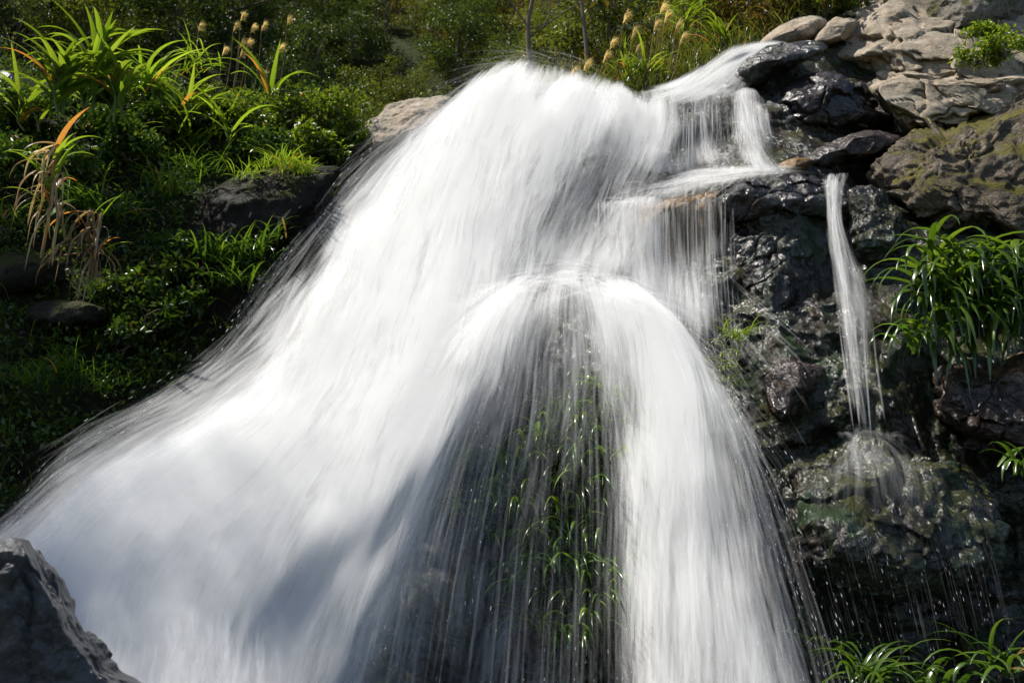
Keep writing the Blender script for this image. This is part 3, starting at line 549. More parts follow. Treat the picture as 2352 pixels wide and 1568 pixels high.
def wisps(line, n, seed, ang, ln, w=(.003, .009), a=(.05, .25), grav=.25, inset=20, v=(.02, .95), cap=None):
    """streaks that leave the edge of the fall sideways; line in frame points, ang in radians off the flow"""
    P = crom(line, 200)[:, :3]; rng = np.random.default_rng(seed); V, F, E_, D2, n0 = [], [], [], [], 0; m = 9; tt = np.linspace(0, 1, m)
    T = np.gradient(P[:, :2], axis=0); T = T / np.linalg.norm(T, axis=1)[:, None]
    for k in range(n):
        i = rng.integers(int(v[0] * 199), int(v[1] * 199)); an = rng.uniform(*ang); c, s_ = math.cos(an), math.sin(an); d = np.array([c * T[i, 0] - s_ * T[i, 1], s_ * T[i, 0] + c * T[i, 1]])
        l = rng.uniform(*ln); o = P[i, :2] + rng.normal(size=2) * inset * .5 - np.array([-T[i, 1], T[i, 0]]) * np.sign(ang[0] + ang[1]) * inset * .5
        q = o[None] + d[None] * l * tt[:, None] + np.array([0, 1])[None] * l * grav * (tt ** 2)[:, None]
        W = at(q[:, 0], q[:, 1], P[i, 2] - rng.uniform(0, .3) - .1 * tt); g = unit(np.gradient(W, axis=0)); sd = unit(np.cross(g, np.array([0, -.8, .6])))
        ww = rng.uniform(*w) * np.sin(np.linspace(.15, np.pi - .1, m)) ** .5
        V.append(np.stack([W - sd * ww[:, None], W, W + sd * ww[:, None]], 1).reshape(-1, 3)); e = np.arange(m - 1)[:, None] * 3 + n0
        F.append(np.concatenate([e + np.array([[0, 1, 4, 3]]), e + np.array([[1, 2, 5, 4]])])); n0 += 3 * m
        E_.append(np.tile([0, 1, 0], m)); D2.append(np.repeat(rng.uniform(*a) * (1 - tt) ** .7 * np.minimum(1, tt * 6), 3))
    return np.concatenate(V), np.concatenate(F), np.concatenate(E_), np.concatenate(D2)
def strand_obj(name, parts, label):
    V, F, E_, D2, n = [], [], [], [], 0
    for a, b, c, d in parts: V.append(a); F.append(b + n); E_.append(c); D2.append(d); n += len(a)
    o = mesh_obj(name, np.concatenate(V), [np.concatenate(F)], M_STRAND, None, None, {'edge': np.concatenate(E_), 'dens': np.concatenate(D2)})
    return tag(o, label, 'spray', kind='stuff')
left_edge = [[(x - 12, y - 14, Y, 0) for x, y, Y, d in A[0]], A[0], A[1]]
right_fan = [Cc[-3], Cc[-2], Cc[-1], [(1470, 660, 7.2, 0), (1640, 800, 6.85, 0), (1790, 1000, 6.5, 0), (1900, 1200, 6.2, 0), (1990, 1410, 6.0, 0), (2070, 1650, 5.8, 0)]]
rays = [[(1640, 600, 7.2, 0), (1740, 690, 7.0, 0), (1830, 760, 6.8, 0), (1900, 830, 6.6, 0)], [(1620, 660, 7.2, 0), (1720, 790, 6.95, 0), (1810, 900, 6.7, 0), (1870, 1000, 6.5, 0)], [(1600, 700, 7.2, 0), (1680, 850, 6.9, 0), (1760, 1000, 6.6, 0), (1820, 1100, 6.4, 0)]]
top_arc = [[(1400, 190, 8.6, 0), (1330, 120, 8.6, 0), (1240, 95, 8.6, 0), (1150, 110, 8.6, 0), (1090, 160, 8.5, 0)], [(1420, 210, 8.6, 0), (1340, 145, 8.6, 0), (1240, 130, 8.55, 0), (1150, 150, 8.5, 0), (1060, 210, 8.4, 0)]]
rain = [[(1750, 1100, 6.0, 0), (1800, 1300, 5.8, 0), (1850, 1480, 5.7, 0), (1900, 1650, 5.6, 0)], [(2000, 1150, 5.8, 0), (2050, 1320, 5.7, 0), (2090, 1480, 5.6, 0), (2130, 1650, 5.5, 0)], [(2230, 1100, 5.8, 0), (2290, 1300, 5.7, 0), (2330, 1480, 5.6, 0), (2370, 1650, 5.5, 0)]]
dome = [(x, y, 7.0, 0) for x, y in ((1060, 700), (1130, 660), (1220, 632), (1310, 622), (1400, 632), (1480, 668), (1540, 720))]
lip_line = [(x, y, 8.5, 0) for x, y in ((1480, 205), (1400, 180), (1320, 150), (1240, 130), (1170, 140), (1110, 180), (1050, 230))]
right_line = [(1480, 680, 7.0, 0), (1600, 800, 6.8, 0), (1690, 960, 6.45, 0), (1750, 1160, 6.2, 0), (1800, 1390, 6.0, 0), (1850, 1640, 5.8, 0)]
strand_obj('spray', [strands(A, 400, 1, toward=.4, v=(.02, .9), ln=(.08, .3), a=(.03, .12), w=(.008, .025)), wisps(A[0], 500, 2, (-.03, .2), (80, 280), w=(.005, .018), a=(.02, .12), grav=.12, inset=40),
    strands(Cc[2:], 320, 3, ln=(.15, .5), v=(.06, .9), a=(.03, .11), toward=.4, w=(.004, .016)), wisps(right_line, 420, 4, (-.22, .02), (100, 380), w=(.003, .010), a=(.04, .2), grav=.1, inset=30),
    strands(rays, 46, 5, ln=(.15, .6), a=(.04, .12), w=(.004, .014), v=(0, .5)), wisps(lip_line, 200, 6, (-.1, .4), (60, 230), w=(.005, .018), a=(.02, .10), grav=.3, inset=24), wisps(dome, 300, 20, (-.5, .4), (40, 200), w=(.005, .02), a=(.04, .22), grav=.35, inset=24, v=(0, 1)), wisps(dome[::-1], 300, 21, (-.4, .5), (40, 200), w=(.005, .02), a=(.04, .22), grav=.35, inset=24, v=(0, 1)),
    strands(D_, 260, 8, ln=(.2, .6), a=(.08, .3), w=(.003, .008), v=(.08, .6)), strands(E, 260, 9, ln=(.2, .6), a=(.1, .4), w=(.003, .007), v=(.1, .6)), strands(rain, 160, 10, ln=(.1, .4), a=(.03, .12), w=(.0015, .003)),
    strands(H, 50, 16, ln=(.1, .4), a=(.06, .25), w=(.004, .012), v=(0, .8)), wisps([(1800, 395, 7.7, 0), (1700, 395, 7.9, 0), (1600, 412, 7.8, 0), (1500, 440, 7.7, 0), (1400, 465, 7.6, 0)], 320, 17, (-1.4, 1.4), (15, 70), w=(.006, .018), a=(.05, .25), grav=.3)
    , wisps([(1935, 996, 6.1, 0), (1965, 992, 6.05, 0), (2000, 992, 6.05, 0), (2070, 1004, 6.05, 0)], 40, 23, (-1.5, 1.6), (8, 40), w=(.012, .035), a=(.02, .08), grav=.5, inset=8, v=(0, 1))], 'fine white streaks of spray around the waterfall')
strand_obj('water_drops', [strands(A, 120, 11, dash=True, ln=(.004, .010), w=(.001, .003), a=(.5, .9), toward=.2), strands(Cc[3:], 420, 12, dash=True, ln=(.003, .010), w=(.0007, .0018), a=(.4, .9), toward=.5, v=(.15, .98)),
    strands(left_edge, 120, 13, dash=True, spread=22, ln=(.003, .009), w=(.001, .0022), a=(.6, 1), u=(0, .5)), strands(rain, 220, 14, dash=True, ln=(.005, .03), w=(.0006, .0015), a=(.5, 1), toward=.4), strands(right_fan, 220, 15, dash=True, spread=15, ln=(.004, .012), w=(.001, .0024), a=(.6, 1), u=(.4, 1))],
    'tiny bright drops flying off the waterfall')
# pool with its spray bank at the foot of the fall
PL = [[(k * 95 - 150, 1330 - (60 if k < 5 else 0) - abs(k - 4) * 8 + 190 * t_, 5.35 - .5 * t_, (0, .45, .8, .9)[t_i] * (1, 1, 1, 1, 1, 1, .9, .6, .3, .0)[k]) for t_i, t_ in enumerate((0, .6, 1.3, 2.2))] for k in range(10)]
water('pool_water', flow_sheet(PL, 50, 40, 3, 61, jit=.3, edge=30, ends=(.3, .001), rag=0), 'pale churning mist and water at the foot of the fall')
xs = np.linspace(-4, 5, 60); ys = np.linspace(1.2, 7.0, 50); XX, YY = np.meshgrid(xs, ys, indexing='ij')
zz = -.12 + .05 * fbm(np.stack([XX * 1.5, YY * 1.5, 0 * XX], -1), 4, 77)
t = NT('dark_water'); b = t.n('ShaderNodeBsdfPrincipled'); b.inputs['Base Color'].default_value = (.02, .03, .035, 1); b.inputs['Roughness'].default_value = .15
t.l(t.bump(t.noise(t.pos(), 9, 5), .6, .05), b.inputs['Normal']); M_POOL = t.done(b.outputs[0])
tag(mesh_obj('water', np.stack([XX, YY, zz], -1).reshape(-1, 3), [grid_faces(60, 50)], M_POOL), 'dark stream below the fall', kind='structure')

# ------------------------------------------------------------------ plants
def tuft(name, base, n, L, W, seed, mat, label, cat='grass tuft', group=None, el=(.5, 1.3), droop=(1.0, 2.2), az=(0, 2 * math.pi), spread=.05, dryfrac=.03, parent_ok=True, curl=.3, nseg=9):
    rng = np.random.default_rng(seed); mb = MB()
    for k in range(n):
        p = base + rng.normal(size=3) * spread * np.array([1, 1, .3]); r = rng.uniform(0, .9)
        if rng.random() < dryfrac: r = 1.0
        blade(mb, p, rng.uniform(*az), rng.uniform(*el), rng.uniform(*L), rng.uniform(*W), rng.uniform(*droop), r, nseg=nseg, curl=rng.normal() * curl, twist=rng.normal() * .4)
    return tag(mb.build(name, mat, None, base), label, cat, group)

FRONT = (-2.6, -.5)      # azimuths towards the camera
def bankp(x, y, push=.0): return at(x, y, float(BK(x, y)) - .08 - push)
def cliffp(x, y, push=.0): return at(x, y, float(CL(x, y)) - .10 - push)

# big tuft on the right wall, and others on the rock
rng0 = np.random.default_rng(5)
mb = MB(); bs = at(2260, 620, 6.9)
for k in range(330):
    p = at(rng0.uniform(2115, 2440), rng0.uniform(575, 770), rng0.uniform(6.65, 7.05))
    blade(mb, p, rng0.uniform(-2.9, -.5), rng0.uniform(-.3, .95), rng0.uniform(.4, .74), rng0.uniform(.034, .056), rng0.uniform(1.4, 2.3), 1.0 if rng0.random() < .06 else rng0.uniform(0, .9), nseg=11, curl=rng0.normal() * .3)
tag(mb.build('grass_tuft', L_VEIL, None, bs), 'big glossy grass tuft arching from the rock at the right edge', 'grass tuft')
for i, (x, y, Y, n, L, lab) in enumerate([
  (2110, 800, 6.6, 8, (.25, .5), 'few long blades bending down left of the big glossy tuft'), (2000, 1560, 5.5, 26, (.3, .5), 'broad bright grass tuft in the bottom corner beside the falling water'),
  (2150, 1590, 5.5, 22, (.25, .42), 'arching grass tuft at the bottom edge under the mossy boulder'), (2290, 1540, 5.4, 24, (.3, .5), 'upright grass tuft in the bottom right corner'),
  (2350, 1080, 5.9, 14, (.25, .4), 'small grass tuft at the right edge beside the glittering boulder'), (1900, 1510, 6.1, 14, (.3, .5), 'grass blades half hidden by spray at the foot of the right arm'),
  (1690, 775, 6.75, 34, (.12, .24), 'pale green wet tuft caught in the spray right of the fall')]):
    for q in range(1 if i < 6 else 1):
        tuft('grass_tuft', at(x, y, Y), n, L, (.022, .045) if i < 6 else (.008, .014), 100 + i, L_BLADE if i < 6 else L_REED, lab, az=(-3.6, .4), spread=.06, droop=(1.4, 2.8))
mb = MB()
for k in range(60):
    p = at(rng0.uniform(1655, 1700), rng0.uniform(770, 890), 6.72)
    blade(mb, p, rng0.uniform(-3.3, .1), rng0.uniform(.2, .9), rng0.uniform(.1, .2), .011, 2.6, rng0.uniform(.5, .9))
tag(mb.build('grass_tuft', L_REED, None, at(1680, 830, 6.72)), 'drooping pale green fringe hanging below the wet tuft in the spray', 'grass tuft')
# tufts seen through the falling water
k = 0
for (x, y) in [(1370, 900), (1290, 960), (1400, 1000), (1240, 1060), (1330, 1060), (1170, 1090), (1280, 1130), (1370, 1140), (1060, 1080), (1310, 1220), (1240, 1230), (1390, 1250), (1420, 940), (1350, 985), (1420, 1080), (1290, 1180), (1350, 1190), (1260, 1270), (1310, 1280), (1410, 1310), (1120, 1130), (1080, 1180), (1200, 1160), (1320, 1100), (1260, 1010), (1380, 1060), (1290, 1370), (1380, 1420), (1160, 1240), (1350, 1330), (1270, 1320), (1210, 1330), (1240, 1450), (1320, 1470), (1400, 1380)]:
    k += 1
    tuft('grass_tuft', cliffp(x, y, .06), 24, (.2, .48), (.020, .036), 200 + k, L_VEIL, 'wet grass tuft on the rock behind the thin veil of water', group='grass tufts behind the falling water', az=(-3.2, .1), droop=(1.8, 2.8), spread=.07, dryfrac=0)

# left bank: undergrowth, weeds, shrubs
def clump_leaves(mb, centre, rad, n, size, rng, squash=(1, 1, .7), aspect=.5):
    d = unit(rng.normal(size=(n, 3))); r = rng.random(n) ** .45
    P = centre + d * r[:, None] * rad * np.array(squash)
    D = unit(d + rng.normal(size=(n, 3)) * .8 + np.array([0, 0, -.1])); N = unit(rng.normal(size=(n, 3)) * .7 + np.array([0, -.2, 1]))
    L = rng.uniform(.6, 1.3, n) * size
    leaves(mb, P, D, N, L, L * aspect, np.clip(rng.normal(.45, .25, n), 0, 1))
def bush(name, base, rad, nclump, nleaf, size, seed, mat, label, cat='bush', group=None, squash=(1, .8, .8), stems=7, aspect=.5):
    rng = np.random.default_rng(seed); root = empty(name, base); mb = MB(); st = MB()
    for k in range(nclump):
        d = unit(rng.normal(size=3)); d[2] = abs(d[2]) * 1.1 - .1
        c = base + d * rng.uniform(.35, 1.0) * rad * np.array(squash) + np.array([0, 0, rad * .25])
        clump_leaves(mb, c, rad * rng.uniform(.2, .36), nleaf, size, rng, aspect=aspect)
        if k < stems: tube(st, crom([base, (base + c) / 2 + rng.normal(size=3) * .04, c], 6), np.linspace(.008, .003, 6), 5)
    mb.build('foliage', mat, root, base); st.build('stem', L_BARK, root, base)
    return tag(root, label, cat, group)
bushes = [
 (760, 270, .42, L_SHRUB, 'light green leafy bush at the right end of the bank above the pale rock'), (660, 260, .40, L_SHRUB, 'bushy green shrub on the crest between the reeds and the rounded end bush'),
 (560, 270, .42, L_SHRUB, 'sunlit shrub on the crest below the pale plumes'), (470, 250, .36, L_SHRUB, 'yellow green shrub on the crest beneath the arching reed leaves'),
 (380, 270, .36, L_WEED, 'dark leafy shrub on the crest right of the tall reeds'), (820, 300, .26, L_SHRUB, 'low shrub touching the pale rock at the lip'),
 (700, 330, .33, L_SHRUB, 'shrub with brown shaded underside above the bright grass'), (600, 340, .3, L_WEED, 'dim shrub in the middle of the bank over the dark boulder'),
 (330, 200, .3, L_SHRUB, 'low shrub on the crest between the tall reeds and the backlit blades'), (210, 210, .3, L_WEED, 'dark shrub behind the stems of the tallest reed'), (230, 300, .34, L_WEED, 'leafy shrub at the foot of the tall reeds'), (150, 380, .3, L_WEED, 'dark shrub between the tall reeds and the withered one'), (60, 250, .4, L_WEED, 'dark shrub behind the left reeds'), (30, 380, .34, L_WEED, 'dark glossy shrub at the left edge over the withered reed'),
 (300, 330, .33, L_WEED, 'dark shrub in the shade right under the tall reeds'), (300, 660, .26, L_WEED, 'leafy weed clump with toothed leaves below the dry stalks'),
 (370, 620, .25, L_WEED, 'leafy weed clump left of the dark boulder foot'), (350, 730, .26, L_WEED, 'bright leafy weed clump lowest of those in the sun'),
 (420, 560, .22, L_WEED, 'small weed clump at the left foot of the dark boulder'), (290, 760, .2, L_WEED, 'dim weed clump by the small bare rock'), (420, 680, .2, L_WEED, 'weed clump beside the dark hanging grass')]
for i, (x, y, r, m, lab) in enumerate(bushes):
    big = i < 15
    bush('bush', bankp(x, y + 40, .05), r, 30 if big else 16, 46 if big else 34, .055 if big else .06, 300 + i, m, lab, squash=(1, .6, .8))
# undergrowth over the bank: nobody could count these leaves
rng = np.random.default_rng(9); mb = MB(); N = 900
for k in range(N):
    x = rng.uniform(-80, 860); y = rng.uniform(190, 1180)
    if (y > 620 and rng.random() < .45) or x > 1000 - y * .62 + 60 or (430 < x < 760 and 395 < y < 570): continue
    clump_leaves(mb, bankp(x, y, .02), rng.uniform(.06, .16), 26, rng.uniform(.03, .055), rng)
for k in range(1500):
    x = rng.uniform(-80, 900); y = rng.uniform(220, 1150)
    if x > 1000 - y * .62 + 60 or (430 < x < 760 and 395 < y < 570): continue
    p = bankp(x, y, .02); r0 = rng.uniform(0, 1.0)
    blade(mb, p, rng.uniform(-3.4, .3), rng.uniform(.3, 1.3), rng.uniform(.12, .35), rng.uniform(.004, .010), rng.uniform(.8, 2.4), r0, nseg=6)
tag(mb.build('undergrowth', L_WEED), 'dense dark undergrowth covering the left bank', 'undergrowth', kind='stuff')
# grass tufts on the bank
gt = [
 (650, 392, 90, (.15, .3), (.007, .013), L_REED, 'bright grass tuft on the middle of the dark boulder top'), (690, 395, 100, (.10, .2), (.007, .013), L_REED, 'vivid green grass tuft on the right end of the dark boulder'),
 (570, 412, 40, (.15, .28), (.007, .012), L_REED, 'thin grass tuft with dry blades on the left shoulder of the boulder'), (380, 440, 70, (.2, .42), (.008, .014), L_BLADE, 'dark upright grass tuft left of the boulder'),
 (450, 400, 50, (.2, .4), (.008, .014), L_BLADE, 'dim grass tuft just above the left end of the boulder'), (500, 600, 50, (.2, .4), (.014, .024), L_BLADE, 'glossy hanging grass tuft under the left half of the boulder'),
 (570, 590, 50, (.2, .4), (.014, .024), L_BLADE, 'glossy hanging grass tuft under the right half of the boulder'), (540, 660, 40, (.2, .38), (.014, .022), L_BLADE, 'dark glossy grass tuft lowest below the boulder'),
 (620, 560, 36, (.18, .34), (.012, .02), L_BLADE, 'grass tuft between the boulder and the edge of the fall'), (160, 860, 60, (.18, .34), (.006, .011), L_BLADE, 'fine green grass tuft in the dark lower bank'),
 (60, 880, 50, (.2, .36), (.006, .010), L_BLADE, 'dim fine grass at the left edge of the lower bank'), (240, 900, 46, (.15, .3), (.006, .010), L_BLADE, 'dim fine grass right of the brighter lower tuft'),
 (190, 470, 40, (.25, .45), (.012, .022), L_BLADE, 'green grass tuft with drooping tips right of the withered reed'), (255, 500, 24, (.25, .45), (.012, .022), L_BLADE, 'grass tuft above the dry hanging stalks'),
 (10, 510, 14, (.2, .36), (.012, .02), L_REED, 'bright drooping blades cut off by the left edge'), (430, 330, 22, (.3, .55), (.016, .026), L_REED, 'arching yellow green reed blades in the middle of the crest'),
 (500, 300, 16, (.3, .5), (.016, .024), L_REED, 'arching reed blades right of the centre of the crest'), (470, 150, 22, (.25, .45), (.014, .02), L_REED, 'backlit reed blades standing above the crest shrubs'),
 (430, 180, 14, (.2, .4), (.012, .018), L_REED, 'slim reed blades left of the backlit ones on the crest'), (300, 880, 40, (.12, .26), (.005, .009), L_BLADE, 'short grass on the slope beside the fall')]
for i, (x, y, n, L, W, m, lab) in enumerate(gt):
    Yb = 7.72 if m is L_REED and 385 < y < 420 else float(BK(x, max(y, 225))) - .2
    tuft('grass_tuft', at(x, y, Yb), n, L, W, 400 + i, m, lab, az=(-3.6, .5), droop=(.8, 2.3), spread=.08)

# tall reed plants (canes with broad arching leaves)
def reed(name, base, h, nst, nleaf, L, W, seed, label, group=None, orange=.06, cat='reed', dry=0, fan=.5):
    rng = np.random.default_rng(seed); root = empty(name, base); lv = MB(); st = MB(); dr = MB()
    for s in range(nst):
        a = rng.uniform(0, 2 * np.pi); tip = base + np.array([math.cos(a) * h * .3 * fan, math.sin(a) * h * .15, h * rng.uniform(.7, 1.0)]); b0 = base + rng.normal(size=3) * .04 * np.array([1, 1, 0])
        C3 = crom([b0, (b0 + tip) / 2 + rng.normal(size=3) * .03, tip], 12); tube(st, C3, np.linspace(.012, .006, 12), 6)
        for k in range(nleaf):
            f = .35 + .65 * k / nleaf; p = C3[min(int(f * 11), 11)]
            az = rng.uniform(0, 2 * np.pi) if rng.random() < .4 else (k % 2) * np.pi + rng.normal() * .5
            r = 1.0 if rng.random() < orange else rng.uniform(.15, .9)
            blade(lv, p, az, rng.uniform(.75, 1.35), rng.uniform(*L), rng.uniform(*W), rng.uniform(.7, 2.0), r, nseg=12, curl=rng.normal() * .25, twist=rng.normal() * .5)
    for k in range(dry):
        p = base + np.array([rng.normal() * .05, -.02, h * rng.uniform(.3, .9)])
        blade(dr, p, rng.uniform(-3.4, .3), rng.uniform(-1.4, .2), rng.uniform(.2, .5), rng.uniform(.008, .03), rng.uniform(1.4, 2.6), rng.uniform(0, 1), nseg=12, curl=rng.normal() * .6, twist=rng.normal() * 1.5, fold=.6)
    lv.build('leaf_fan', L_REED, root, base); st.build('stem', L_DRY if dry else L_REED, root, base)
    if dry: dr.build('dry_leaf_skirt', L_DRY, root, base)
    return tag(root, label, cat, group)
reed('reed', at(205, 260, 7.7), .62, 4, 12, (.35, .65), (.05, .075), 61, 'tallest bright reed with broad arching leaves on the left crest')
reed('reed', at(140, 260, 7.5), .45, 4, 10, (.3, .55), (.045, .065), 62, 'reed with bluish drooping leaves left of the tallest one', orange=.12)
reed('reed', at(265, 280, 7.6), .36, 3, 9, (.3, .5), (.042, .06), 63, 'shorter reed leaning right of the tallest one')
reed('reed', at(110, 590, 6.75), .92, 1, 13, (.24, .45), (.035, .055), 64, 'withered reed with orange leaves and a skirt of dry leaves', orange=.45, dry=46, fan=.05)
for i_, (x_, y_, n_, h_, lab_) in enumerate([(330, 235, 2, .3, 'reed with long arching leaves between the tall reeds and the plumes'), (420, 290, 2, .26, 'long leaved reed bending right in the middle of the crest'), (620, 250, 1, .22, 'low reed leaning over the shrubs below the plumes'), (60, 300, 2, .34, 'reed at the left edge in front of the dark rock'), (520, 340, 1, .2, 'reed with hanging blades over the dark boulder top')]):
    reed('reed', at(x_, y_, float(BK(x_, max(y_, 230))) - .35), h_, n_, 8, (.35, .65), (.03, .05), 70 + i_, lab_, orange=.08)
reed('reed', at(205, 640, 6.8), .55, 2, 3, (.2, .35), (.02, .03), 65, 'dead reed with hanging tan leaves right of the withered one', orange=.5, dry=34, fan=.2)

# silver grass plumes
def plume(base, top, size, seed, label, group, lean=1):
    rng = np.random.default_rng(seed); root = empty('silver_grass', base); st = MB(); pl = MB()
    C3 = crom([base, (base + top) / 2 + np.array([.02 * lean, 0, 0]), top], 10); tube(st, C3, np.linspace(.005, .003, 10), 5)
    for k in range(150):
        f = rng.random(); p = top + np.array([lean * .25, 0, .9]) * size * f * .8
        blade(pl, p, rng.normal() * .5 + (0 if lean > 0 else np.pi), rng.uniform(.7, 1.4), size * rng.uniform(.5, 1.4), size * .028, rng.uniform(.6, 2.0), rng.random(), nseg=6)
    st.build('stem', L_DRY, root, base); pl.build('plume', L_PLUME, root, base)
    return tag(root, label, 'silver grass', group)
gL = 'silver grass plumes over the left bank'
for i, (x, y) in enumerate([(535, 62), (552, 38), (575, 66), (600, 62), (550, 100), (566, 100), (658, 48), (550, 125), (455, 62), (600, 172), (640, 112), (510, 118)]):
    plume(at(x - 22, 230, 10.5), at(x, y + 12, 10.5), .085, 500 + i, 'pale silver grass plume swaying over the left bank', gL)

# the grassy slope behind the lip, right of centre
SL = Relief([(1150, 230, 10.5), (1150, 100, 12), (1300, 200, 10.8), (1300, 60, 12.6), (1500, 190, 10.3), (1500, 40, 12), (1700, 110, 10.2), (1700, 0, 11.5), (1800, 60, 10), (1800, -60, 11.5), (1950, -20, 10.5), (1950, -120, 11.5), (1300, -100, 14), (1600, -100, 13)])
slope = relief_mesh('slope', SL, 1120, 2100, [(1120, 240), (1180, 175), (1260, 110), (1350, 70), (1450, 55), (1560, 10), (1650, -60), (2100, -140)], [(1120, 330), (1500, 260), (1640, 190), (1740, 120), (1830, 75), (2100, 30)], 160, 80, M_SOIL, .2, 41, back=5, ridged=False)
tag(slope, 'grassy slope behind the lip of the fall', kind='structure')
rng = np.random.default_rng(14); mb = MB()
for k in range(5200):
    x = rng.uniform(1150, 1960); y0 = np.interp(x, [1150, 1260, 1450, 1560, 1650, 1960], [205, 115, 65, 20, -50, -120]); y = rng.uniform(y0, np.interp(x, [1150, 1500, 1640, 1740, 1830, 1960], [240, 235, 170, 105, 60, 20]))
    p = at(x, y, float(SL(x, y)) - .1)
    blade(mb, p, rng.uniform(0, 6.28), rng.uniform(.6, 1.5), rng.uniform(.15, .45), rng.uniform(.006, .014), rng.uniform(.5, 2), rng.uniform(0, 1) ** (1.2 if x < 1650 else .8), nseg=5)
tag(mb.build('grass', L_GRASS), 'rough yellowing grass on the slope behind the lip', 'grass', kind='stuff')
for i, (x, y, h, lab) in enumerate([(1490, 200, .32, 'bright reed clump standing just behind the lip'), (1570, 110, .5, 'tall yellow green reed clump behind the lip, nearest the plumes'), (1620, 70, .45, 'tall reed clump right of the plumes on the slope'), (1660, 120, .3, 'short reed clump beside the head of the cascade'), (1440, 210, .2, 'low reed tuft left of the bright clump at the lip'), (1720, 40, .3, 'reed clump by the pale boulders')]):
    reed('reed', at(x, y, float(SL(x, y)) - .25), h, 3, 8, (.25, .5), (.018, .034), 600 + i, lab, orange=.08)
gR = 'silver grass plumes on the slope behind the lip'
for i, (x, y) in enumerate([(1400, 100), (1450, 75), (1500, 60), (1525, 40), (1385, 130), (1340, 150), (1560, 90), (1460, 110), (1430, 40), (1310, 165), (1515, 20), (1550, 60)]):
    plume(at(x - 25, 200, float(SL(x, 190)) - .2), at(x, y + 16, float(SL(x, 190)) - .2), .11, 540 + i, 'tan silver grass plume on the slope behind the lip', gR, 1)
for i, (x, y, r, m, lab) in enumerate([(1400, 60, .7, L_TREE2, 'sparse yellowing shrub between the thin trees'), (1280, 120, .5, L_TREE2, 'low olive shrub behind the top of the fall'), (1700, 20, .5, L_TREE3, 'russet bush above the cascade'), (1790, 15, .5, L_TREE3, 'brown dry bush behind the small pale boulders'), (1900, -5, .5, L_SHRUB, 'green bush at the top behind the pale slab'), (1620, -10, .5, L_TREE2, 'olive bush at the top edge behind the reeds')]):
    bush('bush', at(x, y + 40, float(SL(x, y + 40)) - .1), r, 26, 40, .07, 700 + i, m, lab)
for i, (x, y, Y, r, lab) in enumerate([(2240, 150, 8.3, .22, 'trailing green plant on the pale slab, lower left part'), (2310, 130, 8.2, .26, 'trailing green plant on the pale slab at the right edge'), (2270, 90, 8.5, .2, 'small trailing plant highest on the pale slab')]):
    bush('trailing_plant', at(x, y, Y), r, 22, 30, .045, 720 + i, L_SHRUB, lab, cat='plant', squash=(1.3, .4, .6))

# ------------------------------------------------------------------ trees
def tree_mesh(name, h, rad, nclump, nleaf, size, seed, mat, label, group, loc, sparse=False):
    rng = np.random.default_rng(seed); o0 = np.zeros(3); root = empty(name, o0); tr = MB(); cr = MB()
    top = np.array([rng.normal() * .2, rng.normal() * .2, h * .75])
    tube(tr, crom([o0 - np.array([0, 0, .4]), top * .5 + rng.normal(size=3) * .1, top], 8), np.linspace(rad * .09, rad * .03, 8), 6)
    for k in range(nclump):
        d = unit(rng.normal(size=3)); c = np.array([0, 0, h * .6]) + d * np.array([rad, rad, h * .42]) * rng.uniform(.45, 1.0) * (1 + .25 * math.sin(3 * math.atan2(d[1], d[0]) + seed))
        clump_leaves(cr, c, rad * rng.uniform(.22, .42), nleaf, size, rng)
        if k % 5 == 0: tube(tr, crom([top * rng.uniform(.4, .9), (top * .6 + c) / 2, c], 5), np.linspace(rad * .03, rad * .008, 5), 4)
    tr.build('trunk', L_BARK, root, o0); cr.build('crown', mat, root, o0)
    root.location = loc
    return tag(root, label, 'tree', group)
protos = [
 tree_mesh('tree', 4.2, 1.9, 40, 150, .135, 801, L_TREE, 'dark rounded evergreen tree on the far hillside', 'dark evergreen trees on the hillside', (0, 60, 0)),
 tree_mesh('tree', 5.2, 1.7, 40, 150, .13, 802, L_TREE, 'tall dark evergreen tree on the far hillside', 'tall evergreen trees on the hillside', (0, 60, 0)),
 tree_mesh('tree', 3.6, 1.8, 38, 145, .125, 803, L_TREE2, 'olive green leafy tree on the far hillside', 'olive trees on the hillside', (0, 60, 0)),
 tree_mesh('tree', 3.0, 1.5, 44, 95, .12, 804, L_TREE3, 'yellow brown tree on the far hillside', 'yellow brown trees on the hillside', (0, 60, 0))]
rng = np.random.default_rng(21); first = [True] * 4; placed = []
def copy_tree(root):
    c = root.copy(); C.objects.link(c)
    for ch in root.children:
        d = ch.copy(); C.objects.link(d); d.parent = c
    return c
cnt = 0
for y in np.arange(26, 84, 2.9):
    half = y * .62
    for x in np.arange(-half, half * .75, 3.1):
        xx = x + rng.uniform(-1.1, 1.1); yy = y + rng.uniform(-1.1, 1.1)
        z = float(hill_z(np.array(xx), np.array(yy)))
        el = math.atan2(z + 2 - 1.5, yy)
        if el < R(9) or el > R(31): continue
        if xx > 0 and rng.random() < .12: continue
        pr = [.48, .24, .2, .08] if xx < -6 else [.25, .15, .42, .18]
        k = rng.choice(4, p=pr)
        o = protos[k] if first[k] else copy_tree(protos[k]); first[k] = False
        s = rng.uniform(.75, 1.25) * (.85 if yy < 34 else 1.0)
        o.location = (xx, yy, z - .3); o.rotation_euler = (0, 0, rng.uniform(0, 6.28)); o.scale = (s, s, s * rng.uniform(.85, 1.2)); cnt += 1
print('TREES', cnt)
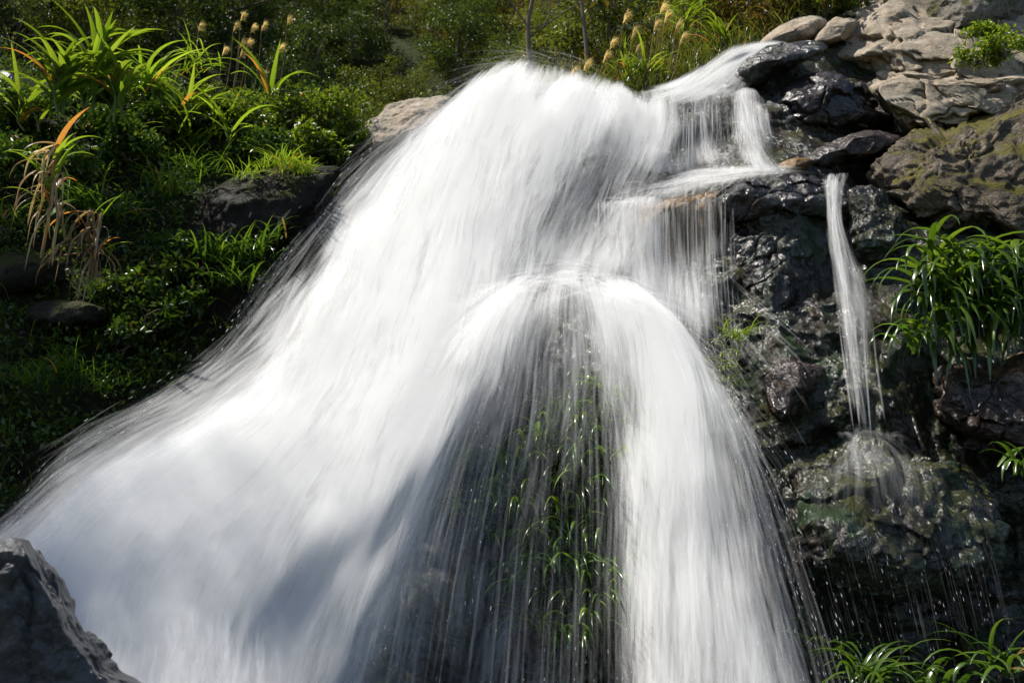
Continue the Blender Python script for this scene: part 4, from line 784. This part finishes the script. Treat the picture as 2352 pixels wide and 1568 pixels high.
# unseen trees added out of frame so their crowns shade the pool and lower bank
def shade_tree(base, cpos, r, seed, label, cl=.5, nc=170, gauss=0):
    rng = np.random.default_rng(seed); root = empty('tree', base); tr = MB(); cr = MB(); base = np.array(base, float); cpos = np.array(cpos, float)
    P = crom([base, base + np.array([.1, -.1, 3]), cpos - np.array([.6, 0, .8]), cpos], 16); tube(tr, P, np.linspace(.34, .08, 16), 8)
    if gauss:
        g = cpos + rng.normal(size=(gauss, 3)) * np.array(r); leaves(cr, g, rng.normal(size=(gauss, 3)), rng.normal(size=(gauss, 3)) * .6 + np.array([0, 0, 1]), rng.uniform(.055, .085, gauss), rng.uniform(.03, .045, gauss), rng.random(gauss)); nc = 0
        for k in range(10): tube(tr, crom([P[11], (P[12] + g[k]) / 2, g[k]], 6), np.linspace(.03, .006, 6), 5)
    for k in range(nc):
        d = unit(rng.normal(size=3)); c = cpos + d * np.array(r) * rng.uniform(.2, 1.0)
        clump_leaves(cr, c, cl, 130, .3, rng)
        if k % 5 == 0: tube(tr, crom([P[11], (P[12] + c) / 2, c], 6), np.linspace(.04, .01, 6), 5)
    tr.build('trunk', L_BARK, root, base); cr.build('crown', L_TREE2, root, base)
    return tag(root, label, 'tree')
shade_tree((-14.0, 9.0, .8), (-12.35, 6.8, 20.4), (.85, .5, .45), 950, 'tall thin leaved tree added out of view to shade the pool', gauss=4200)
shade_tree((-10.5, 9.5, .9), (-8.4, 7.3, 10.3), (.8, .25, .25), 951, 'leafy tree added out of view to shade the lower left bank')
# slender trees just behind the lip
def slim_tree(pts, r0, seed, label, leafn=60, leafmat=L_TREE3):
    rng = np.random.default_rng(seed); P = crom(pts, 30); base = P[0]; root = empty('slender_tree', base); tr = MB(); lf = MB()
    tube(tr, P, np.linspace(r0, r0 * .6, 30), 8)
    for k in range(8):
        i = rng.integers(8, 29); e = P[i] + np.array([rng.normal() * .6, rng.normal() * .3, rng.uniform(.2, .8)])
        B = crom([P[i], (P[i] + e) / 2 + rng.normal(size=3) * .06, e], 8); tube(tr, B, np.linspace(r0 * .35, r0 * .1, 8), 5)
        clump_leaves(lf, e, .22, leafn // 4, .09, rng, aspect=.7)
    tr.build('trunk', L_BARK, root, base); lf.build('foliage', leafmat, root, base)
    return tag(root, label, 'tree')
slim_tree([at(1222, 190, 9.6), at(1216, 130, 9.6), at(1213, 80, 9.6), at(1214, 40, 9.6), at(1222, 5, 9.6), at(1228, -60, 9.6), at(1222, -200, 9.6)], .030, 901, 'bent slender grey trunk rising behind the top of the fall')
slim_tree([at(1350, 170, 10.8), at(1346, 100, 10.8), at(1340, 40, 10.8), at(1335, -20, 10.8), at(1330, -200, 10.8)], .028, 902, 'straight slender trunk with few yellow leaves right of the bent one')
slim_tree([at(1420, 170, 11.5), at(1400, 80, 11.5), at(1412, 0, 11.5), at(1430, -150, 11.5)], .016, 903, 'thinnest leaning sapling among the grass plumes')
for o in list(bpy.data.objects):
    if o.name.startswith('tree') and o.parent is None and o.location.y == 60 and o.location.x == 0: bpy.data.objects.remove(o)
